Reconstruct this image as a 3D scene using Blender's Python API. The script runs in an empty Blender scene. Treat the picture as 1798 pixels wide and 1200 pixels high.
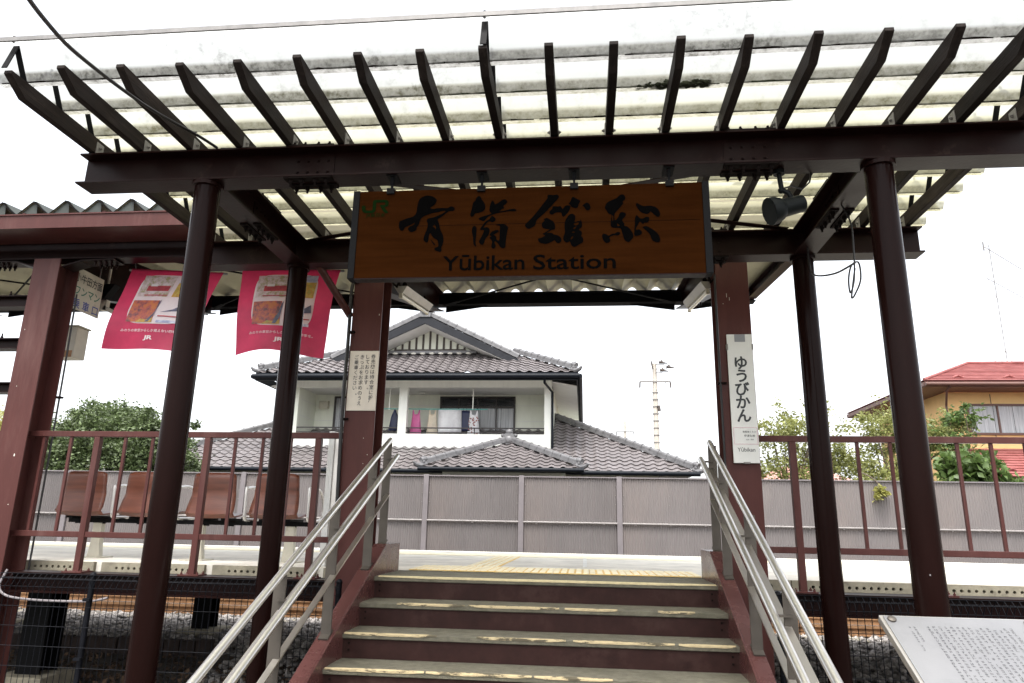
import bpy, bmesh, math, random
import numpy as np
from mathutils import Vector, Matrix
R = math.radians
random.seed(7)
scene = bpy.context.scene
# ------------------------------------------------------------------ camera
cam = bpy.data.cameras.new("camera"); cam_o = bpy.data.objects.new("camera", cam)
scene.collection.objects.link(cam_o)
cam.sensor_width = 36.0; cam.lens = 24.884; cam.clip_start = 0.05; cam.clip_end = 3000
_p, _y, _r = R(14.5464), R(-5.94905), R(1.12064)
_fw = Vector((math.sin(_y)*math.cos(_p), math.cos(_y)*math.cos(_p), math.sin(_p)))
_rt = Vector((math.cos(_y), -math.sin(_y), 0)); _up = _rt.cross(_fw)
_rt2 = math.cos(_r)*_rt + math.sin(_r)*_up; _up2 = -math.sin(_r)*_rt + math.cos(_r)*_up
_m = Matrix((_rt2, _up2, -_fw)).transposed().to_4x4(); _m.translation = Vector((-0.001, -0.028, 1.534))
cam_o.matrix_world = _m
scene.camera = cam_o
# ------------------------------------------------------------------ light
SUN_EL, SUN_AZ = 66.0, 190.0         # azimuth from +Y towards +X: high, behind the viewer
scene.view_settings.view_transform = 'Standard'; scene.view_settings.look = 'None'
scene.view_settings.gamma = 1.0; scene.view_settings.use_curve_mapping = False
scene.view_settings.exposure = 1.8
w = bpy.data.worlds.new("World"); scene.world = w; w.use_nodes = True
nt = w.node_tree; nt.nodes.clear()
sky = nt.nodes.new('ShaderNodeTexSky'); sky.sky_type = 'NISHITA'; sky.sun_disc = False
sky.sun_elevation = R(SUN_EL); sky.sun_rotation = R(SUN_AZ); sky.dust_density = 4.0; sky.air_density = 1.0; sky.ozone_density = 1.0
hsv = nt.nodes.new('ShaderNodeHueSaturation'); hsv.inputs['Saturation'].default_value = 0.2
bg = nt.nodes.new('ShaderNodeBackground'); bg.inputs['Strength'].default_value = 0.15
wo = nt.nodes.new('ShaderNodeOutputWorld')
nt.links.new(sky.outputs[0], hsv.inputs['Color']); nt.links.new(hsv.outputs[0], bg.inputs['Color']); nt.links.new(bg.outputs[0], wo.inputs['Surface'])
sl = bpy.data.lights.new("sun", 'SUN'); so = bpy.data.objects.new("sun", sl); scene.collection.objects.link(so)
sl.energy = 0.8; sl.angle = R(18); sl.color = (1.0, 0.96, 0.9)
_sd = Vector((math.sin(R(SUN_AZ))*math.cos(R(SUN_EL)), math.cos(R(SUN_AZ))*math.cos(R(SUN_EL)), math.sin(R(SUN_EL))))
so.rotation_euler = _sd.to_track_quat('Z', 'Y').to_euler()

# ------------------------------------------------------------------ helpers
COL = scene.collection
ORG = {}
def tag(o, label=None, cat=None, group=None, kind=None):
    if label: o['label'] = label
    if cat: o['category'] = cat
    if group: o['group'] = group
    if kind: o['kind'] = kind
    return o
def thing(name, label, cat, loc=(0, 0, 0), group=None):
    o = bpy.data.objects.new(name, None); COL.objects.link(o)
    o.empty_display_size = 0.1; o.location = loc; ORG[o.name] = Vector(loc)
    return tag(o, label, cat, group)
def kids(o): return [c for c in bpy.data.objects if c.parent == o]
def copy_tree(o, parent=None):
    c = o.copy(); COL.objects.link(c); c.parent = parent
    for ch in kids(o): copy_tree(ch, c)
    return c
class MB:
    def __init__(s): s.v = []; s.f = []; s.mi = []
    def add(s, vs, fs, mi=0):
        n = len(s.v); s.v += [tuple(a) for a in vs]
        s.f += [tuple(i+n for i in f) for f in fs]; s.mi += [mi]*len(fs); return s
    def box(s, x0, x1, y0, y1, z0, z1, mi=0):
        return s.add([(x0,y0,z0),(x1,y0,z0),(x1,y1,z0),(x0,y1,z0),(x0,y0,z1),(x1,y0,z1),(x1,y1,z1),(x0,y1,z1)],
              [(0,3,2,1),(4,5,6,7),(0,1,5,4),(1,2,6,5),(2,3,7,6),(3,0,4,7)], mi)
    def bar(s, p, q, wd, ht, up=(0,0,1), mi=0, off=(0,0)):
        p, q = Vector(p), Vector(q); d = (q-p).normalized(); u = Vector(up)
        sd = d.cross(u)
        if sd.length < 1e-4: sd = d.cross(Vector((0,1,0)))
        sd.normalize(); u = sd.cross(d).normalized()
        o = sd*off[0]+u*off[1]; a, b = sd*(wd/2), u*(ht/2); vs = []
        for e in (p+o, q+o): vs += [e-a-b, e+a-b, e+a+b, e-a+b]
        return s.add(vs, [(0,1,2,3),(7,6,5,4),(0,4,5,1),(1,5,6,2),(2,6,7,3),(3,7,4,0)], mi)
    def tube(s, pts, r, n=10, mi=0, caps=True, radii=None):
        pts = [Vector(p) for p in pts]; vs = []; fs = []; prev = None
        for i, p in enumerate(pts):
            d = (pts[min(i+1, len(pts)-1)]-pts[max(i-1, 0)]).normalized()
            if prev is None:
                a = d.cross(Vector((0,0,1)))
                if a.length < 1e-3: a = d.cross(Vector((0,1,0)))
                a.normalize()
            else:
                a = (prev - d*prev.dot(d)).normalized()
            prev = a; b = d.cross(a); rr = radii[i] if radii else r
            for k in range(n):
                t = 2*math.pi*k/n; vs.append(p+(a*math.cos(t)+b*math.sin(t))*rr)
        for i in range(len(pts)-1):
            for k in range(n):
                fs.append((i*n+k, i*n+(k+1) % n, (i+1)*n+(k+1) % n, (i+1)*n+k))
        if caps: fs += [tuple(range(n-1, -1, -1)), tuple(range((len(pts)-1)*n, len(pts)*n))]
        return s.add(vs, fs, mi)
    def prism(s, poly, axis, a0, a1, mi=0):
        """poly: 2-D points in the two other axes, extruded along axis"""
        def P(u, v, a): return {'x': (a,u,v), 'y': (u,a,v), 'z': (u,v,a)}[axis]
        n = len(poly); vs = [P(u, v, a0) for u, v in poly]+[P(u, v, a1) for u, v in poly]
        fs = [tuple(range(n-1, -1, -1)), tuple(range(n, 2*n))]+[(i, (i+1) % n, n+(i+1) % n, n+i) for i in range(n)]
        return s.add(vs, fs, mi)
    def hbeam(s, p, q, h, b, tw=.008, tf=.01, up=(0,0,1)):
        s.bar(p, q, b, tf, up, off=(0, h/2-tf/2)); s.bar(p, q, b, tf, up, off=(0, -h/2+tf/2)); s.bar(p, q, tw, h-2*tf, up)
        return s
    def bolt(s, p, d, r=.014, h=.016):
        p = Vector(p); d = Vector(d); return s.tube([p, p+d*h], r, 6).tube([p+d*h, p+d*h*1.9], r*.55, 6)
    def ball(s, c, r, sq=(1,1,1), n=8, m=5, jit=0):
        vs = [Vector(c)+Vector((0,0,r*sq[2]))]; fs = []
        for i in range(1, m):
            t = math.pi*i/m
            for k in range(n):
                a = 2*math.pi*k/n; j = 1+random.uniform(-jit, jit)
                vs.append(Vector(c)+Vector((math.sin(t)*math.cos(a)*r*sq[0]*j, math.sin(t)*math.sin(a)*r*sq[1]*j, math.cos(t)*r*sq[2]*j)))
        vs.append(Vector(c)-Vector((0,0,r*sq[2])))
        for k in range(n): fs.append((0, 1+k, 1+(k+1) % n))
        for i in range(m-2):
            for k in range(n): fs.append((1+i*n+k, 1+(i+1)*n+k, 1+(i+1)*n+(k+1) % n, 1+i*n+(k+1) % n))
        L = len(vs)-1
        for k in range(n): fs.append((L, 1+(m-2)*n+(k+1) % n, 1+(m-2)*n+k))
        return s.add(vs, fs)
    def build(s, name, mats, parent=None, smooth=None, loc=None, bevel=0):
        org = ORG[parent.name] if parent is not None else Vector(loc or (0,0,0))
        me = bpy.data.meshes.new(name)
        me.from_pydata([(a[0]-org[0], a[1]-org[1], a[2]-org[2]) for a in s.v], [], s.f)
        if not isinstance(mats, (list, tuple)): mats = [mats]
        for m in mats: me.materials.append(m)
        if len(mats) > 1: me.polygons.foreach_set('material_index', s.mi)
        o = bpy.data.objects.new(name, me); COL.objects.link(o)
        if parent is not None: o.parent = parent
        else: o.location = org
        ORG[o.name] = Vector(org)
        bm = bmesh.new(); bm.from_mesh(me); bmesh.ops.recalc_face_normals(bm, faces=bm.faces)
        if smooth is not None:
            for f in bm.faces: f.smooth = True
            for e in bm.edges:
                if len(e.link_faces) == 2 and e.calc_face_angle(0) > R(smooth): e.smooth = False
        bm.to_mesh(me); bm.free()
        if bevel:
            md = o.modifiers.new('bevel', 'BEVEL'); md.width = bevel; md.segments = 2; md.limit_method = 'ANGLE'; md.angle_limit = R(40)
        return o
def fast_mesh(name, verts, faces, mat, parent=None, loc=(0,0,0)):
    """verts: (N,3) array; faces: (M,k) int array"""
    org = ORG[parent.name] if parent is not None else Vector(loc)
    verts = np.asarray(verts, float)-np.array(org[:]); k = faces.shape[1]
    me = bpy.data.meshes.new(name); me.vertices.add(len(verts)); me.vertices.foreach_set('co', verts.ravel())
    me.loops.add(faces.size); me.loops.foreach_set('vertex_index', faces.ravel().astype(np.int32))
    me.polygons.add(len(faces)); me.polygons.foreach_set('loop_start', np.arange(0, faces.size, k, dtype=np.int32))
    me.polygons.foreach_set('loop_total', np.full(len(faces), k, np.int32))
    me.update(calc_edges=True); me.validate(); me.materials.append(mat)
    o = bpy.data.objects.new(name, me); COL.objects.link(o)
    if parent is not None: o.parent = parent
    else: o.location = org
    ORG[o.name] = Vector(org); return o
# ---- lettering: a font curve turned into mesh, laid on a plane
def glyphs(txt, bold=0):
    cu = bpy.data.curves.new('t', 'FONT'); cu.body = txt; cu.size = 1; cu.resolution_u = 3; cu.offset = bold
    ob = bpy.data.objects.new('t', cu); COL.objects.link(ob)
    dg = bpy.context.evaluated_depsgraph_get(); me = bpy.data.meshes.new_from_object(ob.evaluated_get(dg))
    vs = [v.co.copy() for v in me.vertices]; fs = [tuple(p.vertices) for p in me.polygons]
    bpy.data.objects.remove(ob); bpy.data.meshes.remove(me); bpy.data.curves.remove(cu)
    return vs, fs
def put_text(mb, txt, org, xd, yd, height, width=None, bold=0, vertical=False, pitch=1.0, mi=0, fat=0):
    """org: lower left corner of the line (top centre of the column when vertical)"""
    org, xd, yd = Vector(org), Vector(xd).normalized(), Vector(yd).normalized()
    if vertical:
        for i, ch in enumerate(txt):
            if ch == ' ': continue
            vs, fs = glyphs(ch, bold)
            if not vs: continue
            if ch in '。、':
                cx, cy = -.2, .3
            else:
                cx = (min(v.x for v in vs)+max(v.x for v in vs))/2; cy = .36
            c = org-yd*(height*pitch*(i+.5))
            nd = xd.cross(yd)
            for q, (fx, fy) in enumerate(((0,0),(fat,0),(-fat,0),(0,fat),(0,-fat)) if fat else ((0,0),)):
                mb.add([c+xd*((v.x-cx+fx)*height)+yd*((v.y-cy+fy)*height)+nd*(q*.00012) for v in vs], fs, mi)
        return mb
    vs, fs = glyphs(txt, bold)
    x0 = min(v.x for v in vs); x1 = max(v.x for v in vs)
    sx = width/(x1-x0) if width else height
    mb.add([org+xd*((v.x-x0)*sx)+yd*(v.y*height) for v in vs], fs, mi); return mb
def curve_fill(polys, closed_smooth=True, sub=4):
    """even-odd filled outlines -> triangles (2-D)"""
    cu = bpy.data.curves.new('c', 'CURVE'); cu.dimensions = '2D'; cu.fill_mode = 'BOTH'
    for pl in polys:
        n = len(pl); pts = []
        for i in range(n):
            p0, p1, p2, p3 = pl[i-1], pl[i], pl[(i+1) % n], pl[(i+2) % n]
            for k in range(sub if closed_smooth else 1):
                t = k/sub
                pts.append(tuple(.5*((2*p1[a])+(-p0[a]+p2[a])*t+(2*p0[a]-5*p1[a]+4*p2[a]-p3[a])*t*t+(-p0[a]+3*p1[a]-3*p2[a]+p3[a])*t**3) for a in (0, 1)))
        sp = cu.splines.new('POLY'); sp.points.add(len(pts)-1); sp.use_cyclic_u = True
        for q, (a, b) in zip(sp.points, pts): q.co = (a, b, 0, 1)
    ob = bpy.data.objects.new('c', cu); COL.objects.link(ob)
    dg = bpy.context.evaluated_depsgraph_get(); me = bpy.data.meshes.new_from_object(ob.evaluated_get(dg))
    vs = [v.co.copy() for v in me.vertices]; fs = [tuple(p.vertices) for p in me.polygons]
    bpy.data.objects.remove(ob); bpy.data.meshes.remove(me); bpy.data.curves.remove(cu)
    return vs, fs
# ------------------------------------------------------------------ materials
def mat(name, col, rough=.6, metal=0, var=.15, vscale=6, bump=0, bscale=40, col2=None, spec=.5, stretch=(1,1,1), dirt=None, dscale=2.5, dlo=.55, dhi=.75, coat=0, island=0, rvar=1):
    m = bpy.data.materials.new(name); m.use_nodes = True; t = m.node_tree; N = t.nodes; L = t.links
    b = N['Principled BSDF']; b.inputs['Roughness'].default_value = rough; b.inputs['Metallic'].default_value = metal
    b.inputs['Specular IOR Level'].default_value = spec
    if coat: b.inputs['Coat Weight'].default_value = coat; b.inputs['Coat Roughness'].default_value = .12
    tc = N.new('ShaderNodeTexCoord'); mp = N.new('ShaderNodeMapping'); mp.inputs['Scale'].default_value = stretch
    L.new(tc.outputs['Object'], mp.inputs['Vector'])
    nz = N.new('ShaderNodeTexNoise'); nz.inputs['Scale'].default_value = vscale; nz.inputs['Detail'].default_value = 6; nz.inputs['Roughness'].default_value = .65
    L.new(mp.outputs[0], nz.inputs['Vector'])
    cr = N.new('ShaderNodeValToRGB'); c2 = col2 or tuple(c*(1-var*1.6) for c in col)
    cr.color_ramp.elements[0].position = .3; cr.color_ramp.elements[1].position = .7
    cr.color_ramp.elements[0].color = (*c2, 1); cr.color_ramp.elements[1].color = (*[min(1, c*(1+var)) for c in col], 1)
    L.new(nz.outputs['Fac'], cr.inputs['Fac']); out = cr.outputs['Color']
    if dirt:
        n2 = N.new('ShaderNodeTexNoise'); n2.inputs['Scale'].default_value = dscale; n2.inputs['Detail'].default_value = 8; n2.inputs['Roughness'].default_value = .7
        L.new(mp.outputs[0], n2.inputs['Vector'])
        r2 = N.new('ShaderNodeMapRange'); r2.inputs['From Min'].default_value = dlo; r2.inputs['From Max'].default_value = dhi
        L.new(n2.outputs['Fac'], r2.inputs['Value'])
        mx = N.new('ShaderNodeMix'); mx.data_type = 'RGBA'; mx.inputs['B'].default_value = (*dirt, 1)
        L.new(r2.outputs[0], mx.inputs['Factor']); L.new(out, mx.inputs['A']); out = mx.outputs['Result']
    if island:
        g = N.new('ShaderNodeNewGeometry'); hs = N.new('ShaderNodeHueSaturation'); mr = N.new('ShaderNodeMapRange')
        mr.inputs['To Min'].default_value = 1-island; mr.inputs['To Max'].default_value = 1+island
        L.new(g.outputs['Random Per Island'], mr.inputs['Value']); L.new(mr.outputs[0], hs.inputs['Value']); L.new(out, hs.inputs['Color']); out = hs.outputs[0]
    L.new(out, b.inputs['Base Color'])
    rr = N.new('ShaderNodeMapRange'); rr.inputs['To Min'].default_value = max(.03, rough-.1*rvar); rr.inputs['To Max'].default_value = min(1, rough+.12*rvar)
    L.new(nz.outputs['Fac'], rr.inputs['Value']); L.new(rr.outputs[0], b.inputs['Roughness'])
    if bump:
        n3 = N.new('ShaderNodeTexNoise'); n3.inputs['Scale'].default_value = bscale; n3.inputs['Detail'].default_value = 5
        L.new(mp.outputs[0], n3.inputs['Vector']); bp = N.new('ShaderNodeBump'); bp.inputs['Strength'].default_value = bump; bp.inputs['Distance'].default_value = .01
        L.new(n3.outputs['Fac'], bp.inputs['Height']); L.new(bp.outputs[0], b.inputs['Normal'])
    return m
def leaf_mat(name, col, isl=.45, trans=.35):
    m = mat(name, col, .45, 0, .25, 1.2, island=isl); t = m.node_tree; b = t.nodes['Principled BSDF']; o = t.nodes['Material Output']
    tr = t.nodes.new('ShaderNodeBsdfTranslucent'); ms = t.nodes.new('ShaderNodeMixShader'); ms.inputs[0].default_value = trans
    src = b.inputs['Base Color'].links[0].from_socket; t.links.new(src, tr.inputs['Color'])
    t.links.new(b.outputs[0], ms.inputs[1]); t.links.new(tr.outputs[0], ms.inputs[2]); t.links.new(ms.outputs[0], o.inputs['Surface']); return m
M = {}
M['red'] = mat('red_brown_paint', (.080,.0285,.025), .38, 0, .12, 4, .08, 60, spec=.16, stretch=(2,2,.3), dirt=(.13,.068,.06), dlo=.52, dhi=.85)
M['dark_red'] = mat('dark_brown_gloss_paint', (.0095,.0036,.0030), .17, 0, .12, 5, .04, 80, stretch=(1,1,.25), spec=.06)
M['beam'] = mat('beam_brown_paint', (.0105,.0031,.0025), .36, 0, .15, 3, .06, 50, spec=.09, dirt=(.045,.026,.02), dscale=5, dlo=.6, dhi=.8)
M['rust'] = mat('rusty_bolt', (.008,.005,.0042), .9, 0, .3, 20, spec=.1)
M['rafter'] = mat('weathered_dark_timber', (.0185,.0135,.0112), .7, 0, .3, 5, .3, 30, stretch=(6,.6,6), spec=.12, dirt=(.045,.036,.03), dlo=.55, dhi=.8)
M['black'] = mat('black_steel', (.006,.006,.0065), .6, 0, .1, 8, spec=.08)
M['navy'] = mat('black_coated_wire', (.006,.0065,.009), .5, 0, .1, 8, spec=.12)
M['steel'] = mat('brushed_stainless_steel', (.80,.78,.74), .33, 1, .02, 1.5, rvar=0)
M['steel_flat'] = mat('stainless_plate', (.60,.57,.53), .36, 1, .05, 3, rvar=0)
M['steel_post'] = mat('dull_stainless_post', (.105,.092,.078), .5, .55, .12, 5, spec=.2)  # stainless with the dark reflection put into its base colour
M['alu'] = mat('polished_aluminium', (.72,.70,.67), .35, .6, .03, 4, rvar=0)
M['engrave'] = mat('engraved_grey', (.07,.07,.075), .6, 0, .05, 5)
M['tile_dot'] = mat('pale_worn_tactile_dot', (.95,.87,.64), .7, 0, .05, 14)
M['galv'] = mat('galvanised_plate', (.22,.21,.20), .55, .3, .2, 14)
M['concrete'] = mat('platform_concrete', (.80,.76,.67), .85, 0, .12, 3, .15, 50, dirt=(.52,.48,.43), dlo=.5, dhi=.75)
M['slab'] = mat('slab_edge_concrete', (.30,.27,.20), .85, 0, .2, 9, .3, 60, dirt=(.12,.10,.07), dscale=14, dlo=.58, dhi=.72)
M['tread'] = mat('rough_stair_coating', (.150,.138,.100), .95, 0, .2, 18, .8, 170, dirt=(.09,.085,.055), dscale=5, dlo=.5, dhi=.75)
M['riser'] = mat('riser_paint', (.030,.0125,.0105), .6, 0, .2, 8, .1, 40, spec=.15, dirt=(.05,.028,.023), dscale=4, dlo=.52, dhi=.8)
M['nosing'] = mat('worn_cream_nosing', (.50,.40,.23), .7, 0, .15, 20, .3, 60, dirt=(.09,.075,.045), dscale=7, dlo=.50, dhi=.56, stretch=(1,3,3))
M['nosing2'] = mat('yellow_cream_nosing', (.56,.47,.27), .6, 0, .12, 30, .1, 60, dirt=(.2,.15,.07), dscale=12, dlo=.62, dhi=.7)
M['tactile'] = mat('yellow_tactile_paving', (.82,.55,.18), .7, 0, .08, 6, .1, 60, dirt=(.88,.72,.40), dscale=5, dlo=.45, dhi=.7)
M['white_paint'] = mat('worn_white_line', (.78,.77,.72), .7, 0, .1, 10, dirt=(.5,.47,.42), dscale=6)
M['sign_wood'] = mat('sign_bronze_board', (.026,.0082,.0022), .7, 0, .12, 3, .05, 20, stretch=(.6,1,9), spec=0, dirt=(.015,.0047,.0013), dscale=2.2, dlo=.45, dhi=.8)
M['ink'] = mat('black_ink', (.0022,.002,.002), .95, 0, .05, 5, spec=0)
M['green'] = mat('logo_green', (.0045,.0125,.003), .9, 0, .05, 5, spec=0)
M['white_board'] = mat('white_enamel', (.70,.70,.67), .35, 0, .06, 3, dirt=(.55,.53,.48), dscale=3, dlo=.6, dhi=.85)
M['notice'] = mat('notice_paper', (.66,.60,.52), .7, 0, .05, 6)
M['text_grey'] = mat('dark_grey_print', (.03,.033,.036), .5, 0, .05, 5)
M['text_blue'] = mat('blue_print', (.02,.04,.25), .5, 0, .05, 5)
M['text_green'] = mat('green_print', (.02,.14,.10), .5, 0, .05, 5)
M['pink_print'] = mat('pink_print', (.55,.08,.22), .5, 0, .05, 5)
M['grey_print'] = mat('grey_print', (.22,.23,.25), .5, 0, .05, 5)
M['roof_steel'] = mat('cream_folded_roof_steel', (.33,.31,.215), .5, 0, .12, 2.5, dirt=(.16,.14,.08), dscale=3, dlo=.58, dhi=.8)
M['roof_top'] = mat('dark_green_roof_paint', (.035,.042,.035), .55, 0, .2, 4)
M['lamp_body'] = mat('lamp_enamel', (.42,.40,.36), .35, .2, .1, 6)
M['lamp_tube'] = mat('lamp_tube_glass', (.75,.70,.55), .2, 0, .05, 6)
M['seat_wood'] = mat('red_brown_plywood', (.155,.047,.024), .38, 0, .25, 3, .05, 40, stretch=(.7,1,7))
M['cream_steel'] = mat('cream_painted_steel', (.52,.49,.40), .5, 0, .1, 5, dirt=(.3,.26,.18), dlo=.62)
M['ground'] = mat('dark_soil', (.060,.050,.040), .95, 0, .35, 5, .6, 30)
M['pave'] = mat('grey_forecourt_asphalt', (.085,.08,.075), .95, 0, .2, 9, .4, 80)
M['rail'] = mat('rusty_rail_steel', (.30,.165,.08), .75, 0, .25, 12, .2, 60)
M['railhead'] = mat('polished_rail_head', (.55,.52,.48), .25, 1, .1, 8)
M['stone'] = mat('ballast_stone', (.31,.285,.265), .9, 0, .3, 20, island=.55)
M['leaf_litter'] = mat('dead_leaf', (.10,.06,.035), .9, 0, .3, 20, island=.5)
M['timber'] = mat('creosote_timber', (.030,.018,.014), .85, 0, .4, 6, .4, 30, stretch=(8,1,1))
M['fence'] = mat('brown_grey_corrugated_sheet', (.155,.139,.135), .6, 0, .08, 1.2, stretch=(1,1,.4), dirt=(.19,.162,.15), dscale=.5, dlo=.45, dhi=.7)
def per_object(m, amt):
    t = m.node_tree; b = t.nodes['Principled BSDF']; l = b.inputs['Base Color'].links[0]; src = l.from_socket
    oi = t.nodes.new('ShaderNodeObjectInfo'); mr = t.nodes.new('ShaderNodeMapRange'); mr.inputs['To Min'].default_value = 1-amt; mr.inputs['To Max'].default_value = 1+amt
    hs = t.nodes.new('ShaderNodeHueSaturation'); t.links.new(oi.outputs['Random'], mr.inputs['Value']); t.links.new(mr.outputs[0], hs.inputs['Value']); t.links.new(src, hs.inputs['Color']); t.links.new(hs.outputs[0], b.inputs['Base Color'])
per_object(M['fence'], .10); per_object(M['rafter'], .22); per_object(M['rafter'], .01)
M['fence_post'] = mat('grey_fence_post', (.19,.17,.175), .5, 0, .1, 3)
M['fence_rail'] = mat('pale_fence_rail', (.23,.21,.20), .5, 0, .1, 6)
M['tile'] = mat('grey_glazed_roof_tile', (.17,.152,.152), .4, 0, .18, 2.5, dirt=(.11,.10,.096), dscale=5, dlo=.5, dhi=.7, island=.0)
M['ridge'] = mat('grey_ridge_tile', (.15,.147,.15), .36, 0, .2, 6, dirt=(.08,.077,.077), dscale=8)
M['plaster'] = mat('white_mortar', (.75,.72,.64), .8, 0, .1, 8)
M['siding'] = mat('pale_green_white_siding', (.80,.82,.71), .6, 0, .04, 2, stretch=(2,2,.4), dirt=(.68,.69,.59), dscale=1.2, dlo=.5, dhi=.8)
M['white_wall'] = mat('white_render', (.86,.87,.80), .6, 0, .05, 2, stretch=(2,2,.3), dirt=(.70,.70,.64), dscale=1.5, dlo=.5, dhi=.85)
M['soffit'] = mat('grey_soffit', (.74,.74,.71), .7, 0, .05, 2)
M['barge'] = mat('charcoal_bargeboard', (.024,.025,.029), .55, 0, .15, 3, spec=.15)
M['pale_red'] = mat('faded_red_roof', (.52,.27,.23), .6, 0, .1, 3)
M['red_gloss'] = mat('glossy_red_brown_paint', (.085,.033,.030), .26, 0, .14, 4, .06, 60, spec=.5, dirt=(.10,.05,.04), dlo=.58, dhi=.8)
M['gutter'] = mat('black_gutter', (.007,.009,.013), .45, 0, .1, 3, spec=.15)
M['bronze'] = mat('dark_bronze_aluminium', (.035,.03,.028), .4, .3, .1, 5)
M['brown_strip'] = mat('brown_timber_strip', (.075,.06,.052), .7, 0, .15, 6)
M['curtain'] = mat('pale_lace_curtain', (.80,.81,.83), .9, 0, .25, 3, stretch=(9,1,.3))
M['red_roof'] = mat('red_painted_metal_roof', (.27,.088,.082), .55, 0, .14, 2.5, spec=.2, dirt=(.34,.15,.14), dlo=.45, dhi=.8)
M['tan_wall'] = mat('tan_siding', (.84,.54,.23), .65, 0, .06, 2)
M['brown_trim'] = mat('brown_eave_trim', (.13,.065,.05), .5, 0, .1, 4)
M['pole'] = mat('weathered_concrete_pole', (.50,.46,.40), .85, 0, .1, 3)
M['bark'] = mat('bark', (.10,.075,.055), .9, 0, .3, 10, .4, 30)
M['leaf_dark'] = leaf_mat('glossy_dark_leaf', (.115,.155,.062), .5, .22)
M['leaf_light'] = leaf_mat('light_olive_leaf', (.27,.285,.095), .3, .45)
M['leaf_yellow'] = leaf_mat('yellow_green_leaf', (.36,.35,.10), .3, .45)
M['leaf_broad'] = leaf_mat('fresh_green_leaf', (.105,.165,.045), .35, .35)
M['banner'] = leaf_mat('crimson_banner_cloth', (.56,.035,.105), 0, .55)
M['cloth_white'] = leaf_mat('white_cloth', (.92,.88,.92), 0, .3)
M['cloth_pink'] = leaf_mat('pink_cloth', (.75,.18,.42), 0, .3)
M['cloth_cream'] = leaf_mat('cream_cloth', (.75,.66,.52), 0, .3)
M['cloth_navy'] = leaf_mat('navy_cloth', (.015,.02,.06), 0, .1)
M['pole_teal'] = mat('teal_plastic', (.12,.42,.38), .4, 0, .05, 5)
M['plastic_black'] = mat('black_cable_sheath', (.012,.011,.011), .45, 0, .1, 9)
M['panel_metal'] = mat('matt_stainless_panel', (.27,.27,.275), .42, .7, .05, 2.5, .03, 200, dirt=(.21,.21,.22), dscale=6, dlo=.55, dhi=.9)
M['moss'] = mat('moss', (.02,.025,.008), .95, 0, .4, 40, .6, 80)
M['spot'] = mat('black_spotlight_enamel', (.006,.0075,.0075), .45, 0, .1, 6, spec=.12)
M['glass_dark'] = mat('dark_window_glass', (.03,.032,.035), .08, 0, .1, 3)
def glass_mat():
    m = bpy.data.materials.new('window_glass'); m.use_nodes = True; t = m.node_tree; b = t.nodes['Principled BSDF']; o = t.nodes['Material Output']
    b.inputs['Base Color'].default_value = (.02,.022,.025,1); b.inputs['Roughness'].default_value = .05
    tr = t.nodes.new('ShaderNodeBsdfTransparent'); tr.inputs['Color'].default_value = (.93,.94,.95,1)
    ms = t.nodes.new('ShaderNodeMixShader'); ms.inputs[0].default_value = .2
    t.links.new(tr.outputs[0], ms.inputs[1]); t.links.new(b.outputs[0], ms.inputs[2]); t.links.new(ms.outputs[0], o.inputs['Surface']); return m
M['glass'] = glass_mat()
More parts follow.
